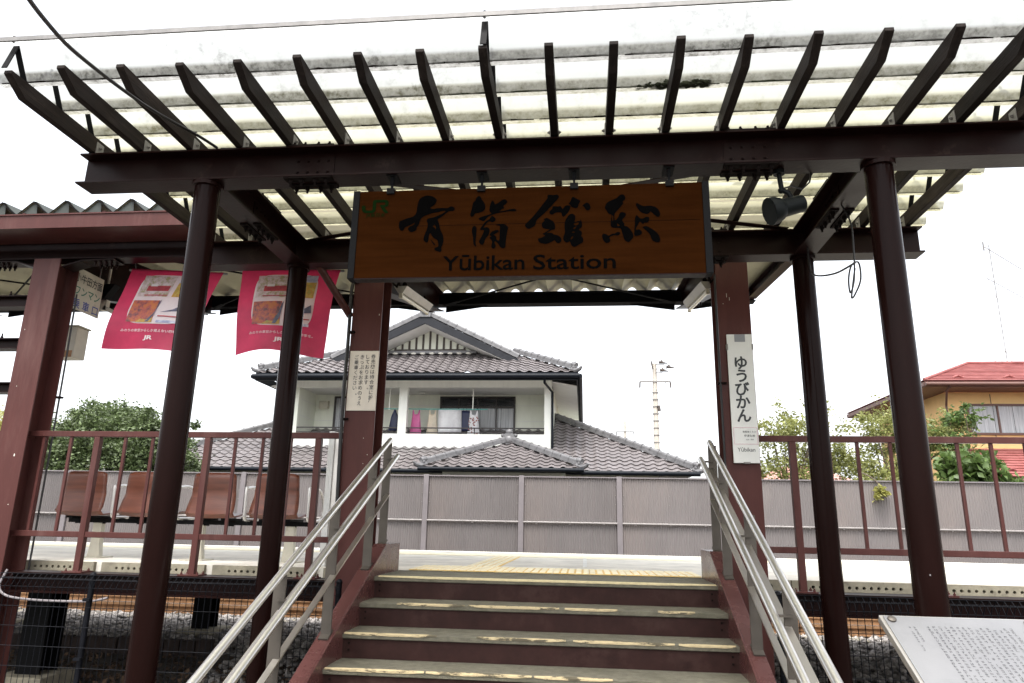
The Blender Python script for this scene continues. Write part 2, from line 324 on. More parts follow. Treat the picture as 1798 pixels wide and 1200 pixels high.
def poly_mat():
    """weathered translucent roof sheet: clear-ish with grime that has settled in the low folds (object Z)"""
    m = bpy.data.materials.new('weathered_translucent_sheet'); m.use_nodes = True; t = m.node_tree; N = t.nodes; L = t.links; N.remove(N['Principled BSDF']); o = N['Material Output']
    tc = N.new('ShaderNodeTexCoord'); sp = N.new('ShaderNodeSeparateXYZ'); L.new(tc.outputs['Object'], sp.inputs[0])
    n1 = N.new('ShaderNodeTexNoise'); n1.inputs['Scale'].default_value = 15; n1.inputs['Detail'].default_value = 9; n1.inputs['Roughness'].default_value = .75; L.new(tc.outputs['Object'], n1.inputs['Vector'])
    n2 = N.new('ShaderNodeTexNoise'); n2.inputs['Scale'].default_value = 1.6; n2.inputs['Detail'].default_value = 6; L.new(tc.outputs['Object'], n2.inputs['Vector'])
    n4 = N.new('ShaderNodeTexNoise'); n4.inputs['Scale'].default_value = 60; n4.inputs['Detail'].default_value = 3; L.new(tc.outputs['Object'], n4.inputs['Vector'])
    zr = N.new('ShaderNodeMapRange'); zr.inputs['From Min'].default_value = .050; zr.inputs['From Max'].default_value = .034; L.new(sp.outputs['Z'], zr.inputs['Value'])
    a = N.new('ShaderNodeMath'); a.operation = 'MULTIPLY_ADD'; L.new(n1.outputs['Fac'], a.inputs[0]); a.inputs[1].default_value = 1.1; a.inputs[2].default_value = .10
    b = N.new('ShaderNodeMath'); b.operation = 'MULTIPLY'; L.new(zr.outputs[0], b.inputs[0]); L.new(a.outputs[0], b.inputs[1])
    sm = N.new('ShaderNodeMapRange'); sm.inputs['From Min'].default_value = .50; sm.inputs['From Max'].default_value = .72; sm.inputs['To Max'].default_value = .55; L.new(n1.outputs['Fac'], sm.inputs['Value'])
    sm2 = N.new('ShaderNodeMapRange'); sm2.inputs['From Min'].default_value = .45; sm2.inputs['From Max'].default_value = .65; L.new(n2.outputs['Fac'], sm2.inputs['Value'])
    s3 = N.new('ShaderNodeMath'); s3.operation = 'MULTIPLY'; L.new(sm.outputs[0], s3.inputs[0]); L.new(sm2.outputs[0], s3.inputs[1])
    tot = N.new('ShaderNodeMath'); tot.operation = 'ADD'; tot.use_clamp = True; L.new(b.outputs[0], tot.inputs[0]); L.new(s3.outputs[0], tot.inputs[1])
    g4 = N.new('ShaderNodeMath'); g4.operation = 'MULTIPLY_ADD'; L.new(n4.outputs['Fac'], g4.inputs[0]); g4.inputs[1].default_value = .5; g4.inputs[2].default_value = .75
    tot2 = N.new('ShaderNodeMath'); tot2.operation = 'MULTIPLY'; tot2.use_clamp = True; L.new(tot.outputs[0], tot2.inputs[0]); L.new(g4.outputs[0], tot2.inputs[1])
    tl = N.new('ShaderNodeBsdfTranslucent'); yc = N.new('ShaderNodeMapRange'); yc.inputs['From Min'].default_value = .2; yc.inputs['From Max'].default_value = 1.2; L.new(sp.outputs['Y'], yc.inputs['Value'])
    cc = N.new('ShaderNodeMix'); cc.data_type = 'RGBA'; cc.inputs['A'].default_value = (.76,.76,.74,1); cc.inputs['B'].default_value = (.84,.81,.60,1); L.new(yc.outputs[0], cc.inputs['Factor']); L.new(cc.outputs['Result'], tl.inputs['Color'])
    tp = N.new('ShaderNodeBsdfTransparent'); tp.inputs['Color'].default_value = (.80,.79,.71,1)
    m1 = N.new('ShaderNodeMixShader'); m1.inputs[0].default_value = .40; L.new(tl.outputs[0], m1.inputs[1]); L.new(tp.outputs[0], m1.inputs[2])
    yr = N.new('ShaderNodeMapRange'); yr.inputs['From Min'].default_value = .15; yr.inputs['From Max'].default_value = .5; L.new(sp.outputs['Y'], yr.inputs['Value'])
    dc = N.new('ShaderNodeMix'); dc.data_type = 'RGBA'; dc.inputs['A'].default_value = (.13,.125,.115,1); dc.inputs['B'].default_value = (.22,.205,.12,1); L.new(yr.outputs[0], dc.inputs['Factor'])
    td = N.new('ShaderNodeBsdfTranslucent'); L.new(dc.outputs['Result'], td.inputs['Color']); dd = N.new('ShaderNodeBsdfDiffuse'); dd.inputs['Color'].default_value = (.10,.10,.08,1)
    m2 = N.new('ShaderNodeMixShader'); m2.inputs[0].default_value = .35; L.new(td.outputs[0], m2.inputs[1]); L.new(dd.outputs[0], m2.inputs[2])
    m3 = N.new('ShaderNodeMixShader'); L.new(tot2.outputs[0], m3.inputs[0]); L.new(m1.outputs[0], m3.inputs[1]); L.new(m2.outputs[0], m3.inputs[2])
    L.new(m3.outputs[0], o.inputs['Surface']); return m
M['poly'] = poly_mat()
# ================================================================== setting
def sheet(name, x0, x1, y0, y1, z, m, n=1):
    mb = MB(); mb.add([(x0,y0,z),(x1,y0,z),(x1,y1,z),(x0,y1,z)], [(0,1,2,3)])
    o = mb.build(name, m); o['kind'] = 'structure'; return o
sheet('ground', -600, 600, -300, 900, -0.03, M['ground'])
sheet('forecourt_pavement', -30, 30, -25, 5.0, -0.012, M['pave'])
# ballast bed: a long low bank under the track
mb = MB(); prof = [(6.4,-.02),(8.3,.02),(9.9,.09),(10.4,.1),(13.2,.1),(13.7,-.02)]
for i in range(len(prof)-1):
    (a, za), (b, zb) = prof[i], prof[i+1]; mb.add([(-30,a,za),(30,a,za),(30,b,zb),(-30,b,zb)], [(0,1,2,3)])
bed = mb.build('track_bed', M['ground']); bed['kind'] = 'structure'
# loose stones
rng = np.random.default_rng(3)
def rocks(n, x0, x1, yf, size, seed):
    r = np.random.default_rng(seed)
    base = np.array([(1,0,0),(-1,0,0),(0,1,0),(0,-1,0),(0,0,1),(0,0,-1)], float)
    corner = np.array([(a,b,c) for a in (-1,1) for b in (-1,1) for c in (-1,1)], float)*.52
    V = np.concatenate([base*.95, corner])
    F = []
    for ci, c in enumerate(corner):
        ax = [0 if c[0] > 0 else 1, 2 if c[1] > 0 else 3, 4 if c[2] > 0 else 5]
        for k in range(3):
            tri = (ax[k], ax[(k+1) % 3], 6+ci)
            a, b, d = V[tri[0]], V[tri[1]], V[tri[2]]
            if np.dot(np.cross(b-a, d-a), a+b+d) < 0: tri = (tri[1], tri[0], tri[2])
            F.append(tri)
    F = np.array(F); allv = []; allf = []
    for i in range(n):
        s = size*r.uniform(.6, 1.25)*np.array([1, r.uniform(.6,.95), r.uniform(.45,.75)])
        v = V*r.uniform(.72, 1.2, (len(V), 1))*s
        a, b = r.uniform(0, 6.28), r.normal(0, .45)
        ca, sa, cb, sb = math.cos(a), math.sin(a), math.cos(b), math.sin(b)
        Rm = np.array([[ca,-sa,0],[sa,ca,0],[0,0,1]])@np.array([[1,0,0],[0,cb,-sb],[0,sb,cb]])
        x = r.uniform(x0, x1); y = yf(r, x); z = np.interp(y, [p[0] for p in prof], [p[1] for p in prof])+r.uniform(-.005,.022)
        allv.append(v@Rm.T+np.array([x, y, z])); allf.append(F+i*len(V))
    return np.concatenate(allv), np.concatenate(allf)
def yst(r, x):
    while True:
        y = 7.0+r.uniform(0, 1)**.8*4.4
        if x < -3.9 and y < 8.35: continue
        return y
v, f = rocks(13000, -9.5, 5.5, yst, .048, 5)
o = fast_mesh('track_ballast', v, f, M['stone']); o['kind'] = 'stuff'; tag(o, 'grey and pale crushed stone ballast beside the rails', 'ballast')
def leaf_quads(n, pos, size, r, up=0.0, droop=0):
    """n folded leaves at pos (n,3)"""
    d = r.normal(size=(n,3)); d[:,2] = d[:,2]*.6-droop; d /= np.linalg.norm(d, axis=1)[:,None]
    e = r.normal(size=(n,3)); e[:,2] += up; e -= d*(e*d).sum(1)[:,None]; e /= np.linalg.norm(e, axis=1)[:,None]
    sd = np.cross(d, e); L = size*r.uniform(.65,1.3,(n,1)); W = L*.27
    v = np.stack([pos-d*L*.5, pos+sd*W+e*W*.35, pos+d*L*.5, pos-sd*W+e*W*.35], 1).reshape(-1,3)
    i = np.arange(n)[:,None]*4; f = np.concatenate([np.concatenate([i,i+1,i+2],1), np.concatenate([i,i+2,i+3],1)], 1).reshape(-1,3)
    return v, f
n = 2600; p = np.stack([rng.uniform(-8,-2.2,n), rng.uniform(6.4,8.3,n), rng.uniform(-.012,.03,n)], 1)
v, f = leaf_quads(n, p, .075, rng, 2.5)
o = fast_mesh('dead_leaves', v, f, M['leaf_litter']); o['kind'] = 'stuff'; tag(o, 'brown dead leaves lying on the soil under the platform', 'leaves')
mb = MB()
for i in range(14):
    x0 = -6.9+i*.19; mb.box(x0, x0+.178, 8.27, 8.36+random.uniform(0,.02), -.02, .19+random.uniform(-.012,.012))
tag(mb.build('timber_edging', M['timber'], bevel=.006), 'dark creosoted timber edging holding back the ballast', 'edging')
# track: sleepers and rails
def rail(y, label):
    t = thing('rail', label, 'rail', (0, y, .1), 'railway rails')
    mb = MB(); mb.box(-30, 30, y-.061, y+.061, .12, .135); mb.box(-30, 30, y-.012, y+.012, .135, .225); mb.box(-30, 30, y-.033, y+.033, .225, .262)
    mb.build('rail_body', M['rail'], t)
    m2 = MB(); m2.box(-30, 30, y-.027, y+.027, .262, .2655); m2.build('rail_head', M['railhead'], t)
    for i in range(-20, 12):
        x = i*.62; m3 = MB(); m3.box(x-.05, x+.05, y-.10, y-.063, .125, .155); m3.bolt((x, y-.085, .155), (0,0,1), .016, .02)
        m3.build('rail_clip', M['rail'], t)
rail(11.05, 'rusty orange near rail of the track seen under the platform')
rail(12.117, 'farther rail of the track with a thin polished head')
for i in range(-18, 12):
    x = i*.62; mb = MB(); mb.prism([(x-.11,.02),(x+.11,.02),(x+.1,.12),(x-.1,.12)], 'y', 10.55, 12.6)
    tag(mb.build('railway_sleeper', M['slab'], loc=(x,10.55,.02)), 'concrete sleeper crossing under the rusty rails', 'sleeper', 'sleepers of the track')

# ================================================================== platform
pt = thing('station_platform', 'pale concrete station platform on red brown steel beams with holes along its edge', 'platform', (-1.5, 5.85, 0))
PZ = 1.168
mb = MB(); mb.box(-11, 9, 5.885, 10.15, 1.088, PZ); mb.build('deck', M['concrete'], pt)
def edge_slab(x0, x1):
    """hollow slab edge: face with round holes that go in"""
    mb = MB(); yf, yb = 5.85, 5.884; z0, z1 = 1.09, PZ-.002; zc = 1.122; pitch = .053; m_ = .11
    nh = int((x1-x0-2*m_)/pitch); s = x0+((x1-x0)-(nh-1)*pitch)/2
    c0 = s-pitch/2; c1 = c0+nh*pitch
    mb.add([(x0,yf,z0),(c0,yf,z0),(c0,yf,z1),(x0,yf,z1)], [(0,1,2,3)]); mb.add([(c1,yf,z0),(x1,yf,z0),(x1,yf,z1),(c1,yf,z1)], [(0,1,2,3)])
    mb.add([(x0,yf,z1),(x1,yf,z1),(x1,yb,z1),(x0,yb,z1)], [(0,1,2,3)]); mb.add([(x0,yf,z0),(x1,yf,z0),(x1,yb,z0),(x0,yb,z0)], [(3,2,1,0)])
    for x in (x0, x1): mb.add([(x,yf,z0),(x,yb,z0),(x,yb,z1),(x,yf,z1)], [(0,1,2,3)])
    r = .0125
    for i in range(nh):
        cx = s+i*pitch; a, b = cx-pitch/2, cx+pitch/2
        ring = [(cx+r*math.cos(math.pi*(k/4+.25)), zc+r*math.sin(math.pi*(k/4+.25))) for k in range(8)]
        sq = [(b,z1),(cx,z1),(a,z1),(a,zc),(a,z0),(cx,z0),(b,z0),(b,zc)]
        vs = [(x,yf,z) for x,z in sq]+[(x,yf,z) for x,z in ring]+[(x,yb,z) for x,z in ring]
        mb.add(vs, [(k,(k+1)%8,8+(k+1)%8,8+k) for k in range(8)]+[(8+k,8+(k+1)%8,16+(k+1)%8,16+k) for k in range(8)])
        mb.add([(x,yb,z) for x,z in ring], [tuple(range(8))], 1)  # black cap paints in the darkness deep inside the hole
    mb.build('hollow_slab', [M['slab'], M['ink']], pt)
xs = [-8.86,-7.92,-6.97,-6.01,-5.06,-4.09,-3.11,-2.16,-1.66]
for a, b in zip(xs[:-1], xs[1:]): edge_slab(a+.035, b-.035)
xs = [1.05,1.56,2.52,3.48,4.44]
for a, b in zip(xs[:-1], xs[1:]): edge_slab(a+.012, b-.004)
# markings and tactile tiles
mb = MB(); mb.box(-11, 9, 8.75, 9.25, PZ, PZ+.006)
mb.build('yellow_line', M['tile_dot'], pt)
mb = MB(); mb.box(-11, 9, 9.62, 10.14, PZ, PZ+.004); mb.build('edge_line', M['concrete'], pt)
def tile_paving(x0, x1, y0, y1, bars):
    mb = MB(); t = .3; nx = max(1, round((x1-x0)/t)); ny = max(1, round((y1-y0)/t)); tx, ty = (x1-x0)/nx, (y1-y0)/ny
    for i in range(nx):
        for j in range(ny):
            a, b = x0+i*tx, y0+j*ty; mb.box(a+.004, a+tx-.004, b+.004, b+ty-.004, PZ, PZ+.006)
            if bars:
                for k in range(4): mb.box(a+.02+k*.07, a+.068+k*.07, b+.012, b+ty-.012, PZ+.006, PZ+.011, 1)
            else:
                for k in range(5):
                    for l in range(5):
                        c = (a+.03+k*.06, b+.03+l*.06); mb.box(c[0]-.021, c[0]+.021, c[1]-.021, c[1]+.021, PZ+.006, PZ+.011, 1)
    return mb
tile_paving(-1.42, .90, 5.86, 6.46, False).build('tactile_paving', [M['tactile'], M['tile_dot']], pt)
tile_paving(-1.06, -.76, 6.47, 8.74, True).build('tactile_paving', [M['tactile'], M['tile_dot']], pt)
mb = MB(); mb.box(-.02, .02, 6.9, 9.6, PZ, PZ+.0035); mb.build('white_line', M['white_paint'], pt)
# steel under the deck
mb = MB()
for a, b in ((-11,-4.875),(-4.615,-1.915),(1.31,9)): mb.hbeam((a,5.58,1.024),(b,5.58,1.024),.155,.20,.009,.012)
mb.hbeam((-1.655,5.72,1.01),(1.05,5.72,1.01),.15,.1)
mb.build('edge_beam', M['beam'], pt)
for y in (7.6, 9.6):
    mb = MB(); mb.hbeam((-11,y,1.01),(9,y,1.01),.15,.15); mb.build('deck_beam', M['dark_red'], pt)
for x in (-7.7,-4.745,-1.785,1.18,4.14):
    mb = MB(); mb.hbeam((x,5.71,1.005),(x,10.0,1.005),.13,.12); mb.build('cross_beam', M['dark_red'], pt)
def pier(x, y):
    mb = MB(); mb.box(x-.12,x+.12,y-.12,y-.105,.14,.93); mb.box(x-.12,x+.12,y+.105,y+.12,.14,.93); mb.box(x-.006,x+.006,y-.105,y+.105,.14,.93)
    p = mb.build('steel_pier', M['black'], pt)
    m2 = MB(); m2.prism([(x-.28,-.03),(x+.28,-.03),(x+.25,.14),(x-.25,.14)], 'y', y-.26, y+.26); m2.build('footing', M['slab'], p, bevel=.01)
for x, y in ((-5.05,6.6),(2.9,6.7),(-5.05,9.6),(-1.8,9.6),(1.2,9.6),(4.2,9.6),(-8,9.6),(-8,6.7)): pier(x, y)
# ================================================================== staircase
st = thing('entrance_stairs', 'steel staircase with olive grey coated treads and chipped cream nosings', 'stairs', (-.3, 4.0, 0))
for i in range(8):
    Y = 5.175-.31*i; Z = 1.165-.148*i; Yb = 5.884 if i == 0 else Y+.345
    # slightly uneven coating surface
    nx, ny = 60, 5; vs = []; fs = []
    for a in range(nx+1):
        for b in range(ny+1):
            x = -1.5+2.4*a/nx; y = Y+(Yb-Y)*b/ny; vs.append((x, y, Z-(.003+.003*math.sin(a*1.3+i)+random.uniform(0,.003) if b == 0 else random.uniform(0,.0025))))
    for a in range(nx):
        for b in range(ny): q = a*(ny+1)+b; fs.append((q, q+ny+1, q+ny+2, q+1))
    k = len(vs); vs2 = [(v[0], v[1], Z-.03) for v in vs[0::ny+1]]
    mb = MB(); mb.add(vs, fs); mb.add([vs[a*(ny+1)] for a in range(nx+1)]+vs2, [(a, a+1, nx+2+a, nx+1+a) for a in range(nx)])
    mb.box(-1.5, .9, Y+.012, Yb, Z-.035, Z-.012)
    tr = mb.build('tread', M['tread'], st)
    # nosing strip, broken where worn
    m2 = MB(); x = -1.49
    if i == 0: segs = [(-1.47,.89)]
    else:
        segs = []; rr = random.Random(i*7+1)
        while x < .85:
            ln = rr.uniform(.12,.6)
            if rr.random() < .78: segs.append((x, min(.88, x+ln)))
            x += ln+rr.uniform(.01,.05)
    for a, b in segs:
        m2 = MB()
        n = max(2, int((b-a)/.03)); top = []; bot = []
        for q in range(n+1):
            xx = a+(b-a)*q/n; e = min(q, n-q)/n*6; e = min(1, e)
            top.append((xx, Y-.004, Z-.001-.003*random.random())); bot.append((xx, Y-.004, Z-.006-(.007*e)*random.uniform(.75,1)))
        back = [(p[0], Y+.006+.012*min(1, min(q, n-q)/n*6)*random.uniform(.5,1), Z+.0035) for q, p in enumerate(top)]
        m2.add(top+bot, [(q, q+1, n+2+q, n+1+q) for q in range(n)]); m2.add(top+back, [(q, n+1+q, n+2+q, q+1) for q in range(n)])
        m2.build('nosing', M['nosing2'] if i == 0 else M['nosing'], tr)
    m3 = MB(); m3.box(-1.5, .9, Y+.016, Y+.026, Z-.148-.0, Z-.036)
    rs = m3.build('riser', M['riser'], st)
    m4 = MB()
    for x in (-1.46, .86):
        for dz in (.06, .10): m4.bolt((x, Y+.016, Z-dz), (0,-1,0), .007, .004)
    m4.build('fixing_bolt', M['rust'], rs)
for sgn, xi, xo in ((-1,-1.5,-1.60),(1,.9,1.0)):
    def zt(y): return 1.378-.477*max(0, 5.45-y)
    mb = MB(); pts = [(5.852,1.378),(5.45,1.378),(2.6,zt(2.6)),(2.6,zt(2.6)-.34),(5.3,.95),(5.852,.95)]
    t = .012*sgn
    mb.prism(pts, 'x', xi, xi+t)                                   # web plate
    fl = [(5.852,1.378),(5.45,1.378),(2.6,zt(2.6)),(2.6,zt(2.6)-.012),(5.453,1.366),(5.852,1.366)]
    mb.prism(fl, 'x', xi+t, xo)
    mb.prism([(2.6,zt(2.6)-.34),(5.3,.95),(5.852,.95),(5.852,.938),(5.295,.938),(2.6,zt(2.6)-.352)], 'x', xi+t, xo)
    mb.box(min(xi+t,xo), max(xi+t,xo), 5.853, 5.862, .95, 1.378)
    mb.build('stringer', M['red_gloss'], st, bevel=.002)
# ================================================================== handrails
def handrail(label, xa, xb, xp, inner):
    t = thing('handrail', label, 'handrail', (xp, 4.0, 0))
    S = .477
    def za(y): return 2.168-S*(5.48-y)
    def zb(y): return 2.042-S*(5.47-y)
    y1 = 2.3
    mb = MB(); mb.tube([(xa,5.485,za(5.485)),(xa,y1,za(y1))], .0205, 14); mb.build('upper_rail', M['steel'], t, 40)
    mb = MB(); mb.tube([(xb,5.475,zb(5.475)),(xb,y1,zb(y1))], .0205, 14); mb.build('lower_rail', M['steel'], t, 40)
    for dz in (.20, .43):
        mb = MB(); mb.bar((xp+inner*.018,5.50,za(5.50)-dz),(xp+inner*.018,y1,za(y1)-dz), .036, .009); mb.build('flat_bar', M['steel_flat'], t)
    for y in (5.50, 5.13, 4.39, 3.65, 2.91):
        zb0 = 1.378-.477*max(0, 5.45-y)+.012
        mb = MB(); mb.box(xp-.031, xp+.031, y-.006, y+.006, zb0-.02, za(y)-.030); mb.box(xp-.012, xp+.012, y-.0055, y+.0055, za(y)-.030, za(y)-.010)
        mb.bar((xp, y, za(y)-.014), (xa, y, za(y)-.014), .012, .012)
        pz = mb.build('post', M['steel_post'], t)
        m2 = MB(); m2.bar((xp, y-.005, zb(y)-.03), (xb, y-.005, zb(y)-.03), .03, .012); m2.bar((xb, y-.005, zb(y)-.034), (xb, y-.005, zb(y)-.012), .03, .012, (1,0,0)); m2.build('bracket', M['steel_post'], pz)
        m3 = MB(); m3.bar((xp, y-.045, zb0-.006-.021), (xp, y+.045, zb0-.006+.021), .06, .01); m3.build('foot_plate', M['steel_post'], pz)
handrail('left stainless stair handrail with two round rails and flat bars', -1.53, -1.465, -1.55, 1)
handrail('right stainless stair handrail beside the column with the hiragana name board', .945, .875, .965, -1)
# ================================================================== entrance canopy (pergola)
ec = thing('entrance_canopy', 'red brown steel entrance canopy with dark rafters and a translucent folded sheet roof', 'canopy', (-.308, 4.2, 0))
BZ, BT = 3.435, 3.629
for (x, y) in ((-2.187,3.57),(1.571,3.57),(-2.187,4.93),(1.571,4.93)):
    mb = MB(); mb.tube([(x,y,0),(x,y,BZ-.012)], .0715, 28)
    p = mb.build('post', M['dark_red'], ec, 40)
    if (x, y) == (1.571,3.57): fp_ = p
    m2 = MB(); m2.tube([(x,y,BZ-.024),(x,y,BZ-.003)], .086, 20); m2.build('cap_plate', M['beam'], p)
    m3 = MB(); m3.box(x-.16,x+.16,y-.16,y+.16,-.02,.012)
    for a in (-.12,.12):
        for b in (-.12,.12): m3.bolt((x+a,y+b,.012),(0,0,1))
    m3.build('base_plate', M['beam'], p)
mb = MB(); mb.hbeam((-2.975,3.57,(BZ+BT)/2),(2.345,3.57,(BZ+BT)/2), BT-BZ, .15, .008, .011); fb = mb.build('front_beam', M['beam'], ec, bevel=.0015)
mb = MB(); mb.hbeam((-2.975,4.925,(BZ+BT)/2),(2.378,4.925,(BZ+BT)/2), BT-BZ, .15, .008, .011); rb = mb.build('rear_beam', M['beam'], ec, bevel=.0015)
sb = []
for x in (-2.187, 1.571):
    mb = MB(); mb.hbeam((x,3.648,(BZ+BT)/2-.0015),(x,4.847,(BZ+BT)/2-.0015), BT-BZ-.003, .15, .008, .011)
    for sx in (-.04,.04): mb.box(x+sx-.033, x+sx+.033, 3.66, 3.668, BZ+.012, BT-.012)
    sb.append(mb.build('side_beam', M['beam'], ec, bevel=.0015))
def splice(parent, c, ax, wd=.09):
    """bolted splice under and inside a beam"""
    c = Vector(c); ax = Vector(ax); sd = Vector((ax.y, -ax.x, 0))
    for s in (-1, 1):
        mb = MB()
        q = c+sd*(s*.045); mb.bar(q-ax*.14, q+ax*.14, .055, .009, off=(0,-.0045))
        mt = MB(); mt.bar(q-ax*.14+Vector((0,0,.194)), q+ax*.14+Vector((0,0,.194)), .055, .009, off=(0,.0045))
        for k in (-.105,-.04,.04,.105):
            mb.bolt(q+ax*k+Vector((0,0,-.009)), (0,0,-1), .013, .02); mt.bolt(q+ax*k+Vector((0,0,.203)), (0,0,1), .013, .014)
        mb.build('flange_splice', M['rust'], parent); mt.build('flange_splice', M['rust'], parent)
    for s in (-1, 1):
        mb = MB(); mb.bar(c+sd*(s*.0065)-ax*.13+Vector((0,0,.097)), c+sd*(s*.0065)+ax*.13+Vector((0,0,.097)), .004, .13)
        for k in (-.09,-.03,.03,.09):
            for z in (.06,.13): mb.bolt(c+sd*(s*.0085)+ax*k+Vector((0,0,z)), sd*s, .010, .005)
        mb.build('web_splice', M['beam'], parent)
for x in (-1.56, .90): splice(fb, (x,3.57,BZ), (1,0,0)); splice(rb, (x,4.925,BZ), (1,0,0))
for i, x in enumerate((-2.187, 1.571)): splice(sb[i], (x,4.25,BZ), (0,1,0))
# rafters
RZ0, RZ1 = 3.643, 3.738
rx = [-2.942+.307*i for i in range(18)]
for i, x in enumerate(rx):
    mb = MB(); jx = random.uniform(-.004,.004); jy = random.uniform(-.012,.012)
    mb.prism([(2.845+jy,RZ1),(2.843+jy,RZ1-.02),(2.96+jy,RZ0),(5.16,RZ0),(5.16,RZ1)], 'x', x+jx, x+jx+.042)
    r = mb.build('rafter', M['rafter'], ec, bevel=.003)
    sx = x+jx+.0425 if i < 9 else x+jx-.0045
    for y in (3.545, 4.90):
        m2 = MB()
        m2.box(sx, sx+.004, y-.03, y+.03, BT+.001, BT+.085); m2.box(min(sx,sx+(.05 if i<9 else -.05)), max(sx,sx+(.05 if i<9 else -.05))+.004, y-.03, y+.03, BT+.0005, BT+.005)
        m2.bolt((sx+(.004 if i<9 else 0), y, BT+.055), (1 if i<9 else -1,0,0), .010, .008)
        mb_ = MB(); mb_.bolt((x+jx+(-.0005 if i<9 else .0425), y, BT+.055), (-1 if i<9 else 1,0,0), .010, .008); mb_.build('rafter_bolt', M['galv'], r)
        m2.build('rafter_bracket', M['galv'], r)
    for y in (3.51, 4.87): m3 = MB(); m3.box(x+jx+.006, x+jx+.036, y, y+.12, BT+.001, RZ0); m3.build('packer', M['black'], r)
# folded translucent sheet: folds run along X
VZ, RG = 3.742, 3.900
def foldprof(k0, k1):
    pts = []
    for k in range(k0, k1):
        pr_, v = 2.853+.265*k, 2.985+.265*k
        pts += [(pr_-.020,RG),(pr_+.020,RG),(v-.0185,VZ),(v+.0185,VZ)]
    pts.append((2.853+.265*k1-.02, RG)); return pts
pf = foldprof(0, 9); NX = 60; X0, X1 = -3.07, 2.52
rootz = VZ
mb = MB(); vs = []; fs = []
prof2 = []
for i in range(len(pf)-1):
    (a, za), (b, zb) = pf[i], pf[i+1]; m = 4 if abs(za-zb) > .01 else 1
    prof2 += [(a+(b-a)*q/m, za+(zb-za)*q/m) for q in range(m)]
prof2.append(pf[-1])
for i in range(NX+1):
    for (y, z) in prof2: vs.append((X0+(X1-X0)*i/NX, y+random.uniform(-.0006,.0006), z+random.uniform(-.0006,.0006)-.0))
k = len(prof2)
for i in range(NX):
    for j in range(k-1): q = i*k+j; fs.append((q, q+1, q+k+1, q+k))
sh = bpy.data.objects.new('roof_sheet', None)
bpy.data.objects.remove(sh)
mb.add(vs, fs)
sheet_o = mb.build('roof_sheet', M['poly'], ec)
# shift the part's own origin to the fold bottoms so the grime can follow the folds
dv = Vector((0, 2.9-4.2, VZ)); me = sheet_o.data
for v_ in me.vertices: v_.co -= dv
sheet_o.location = dv
for k in range(0, 8):
    yv = 2.985+.265*k-.0185; mb = MB(); x = X0+.02; rr = random.Random(40+k)
    while x < X1-.1:
        ln = rr.uniform(.25,1.1); b = min(X1-.02, x+ln); n = max(3, int((b-x)/.04))
        top = [(x+(b-x)*q/n, yv-.0012-.003*rr.random()*(k < 3), VZ+.0005+(.004+.004*rr.random())*min(1, min(q,n-q)/2+.15)) for q in range(n+1)]
        bot = [(x+(b-x)*q/n, yv+.001, VZ-.0022-.0006*rr.random()) for q in range(n+1)]
        mb.add(top+bot, [(q, q+1, n+2+q, n+1+q) for q in range(n)]); x = b+rr.choice((0,0,.03))
    mb.build('grime_line', M['moss'] if k == 1 else M['rust'], ec)
mb = MB(); mb.box(X0, X1, 2.824, 2.834, RG-.010, RG+.014); mb.build('edge_trim', M['galv'], ec)
for i in (0, 8, 17):
    mb = MB(); x = rx[i]+.021; pp = [(2.853-.1325,VZ)]+[q for q in pf]
    pp = [(2.83,VZ-.0)]+[q for q in pf[1:]]
    for a, b in zip(pp[:-1], pp[1:]):
        d = Vector((0,b[0]-a[0],b[1]-a[1])); 
        if d.length < .001: continue
        mb.bar((x,a[0],a[1]-.006),(x,b[0],b[1]-.006), .030, .005, (0,-d.z,d.y))
    for k in range(1, 9):
        y = 2.853+.265*k; mb.tube([(x,y,RG+.001),(x,y,RG+.03)], .007, 6)
    mb.tube([(x,2.85,RG+.001),(x,2.85,RG+.035)], .008, 6)
    mb.build('tight_frame', M['black'], ec)
mb = MB()
for q in range(46): mb.ball((.28+q*.0082+random.uniform(-.01,.01), 3.235+random.uniform(-.014,.016), VZ+.004+random.uniform(-.004,.014)), random.uniform(.012,.024)*(1 if q > 14 else .6), (1.3,.8,.6), 6, 4, .3)
mb.build('moss_clump', M['moss'], ec)
# flat cross braces under the rafters and the pipe strut
mb = MB(); mb.bar((1.45,4.83,3.618),(-2.1,3.68,3.615), .05, .006); mb.build('cross_brace', M['beam'], ec)
mb = MB(); mb.bar((-2.07,4.83,3.610),(1.48,3.68,3.606), .05, .006); mb.build('cross_brace', M['beam'], ec)
mb = MB(); mb.tube([(-2.04,4.96,3.455),(-1.935,5.46,3.20)], .030, 14); mb.build('pipe_strut', M['red'], ec, 40)

def chips(parent, spots, m='plaster'):
    for (x, y, z, a, b) in spots:
        mb = MB(); mb.add([(x-a,y,z-b*.8),(x+a*.7,y,z-b),(x+a,y,z+b*.7),(x-a*.6,y,z+b)], [(0,1,2,3)]); mb.build('paint_chip', M[m], parent)
chips(fp_, [(1.550,3.5003,1.352,.0035,.004)], 'fence_post')
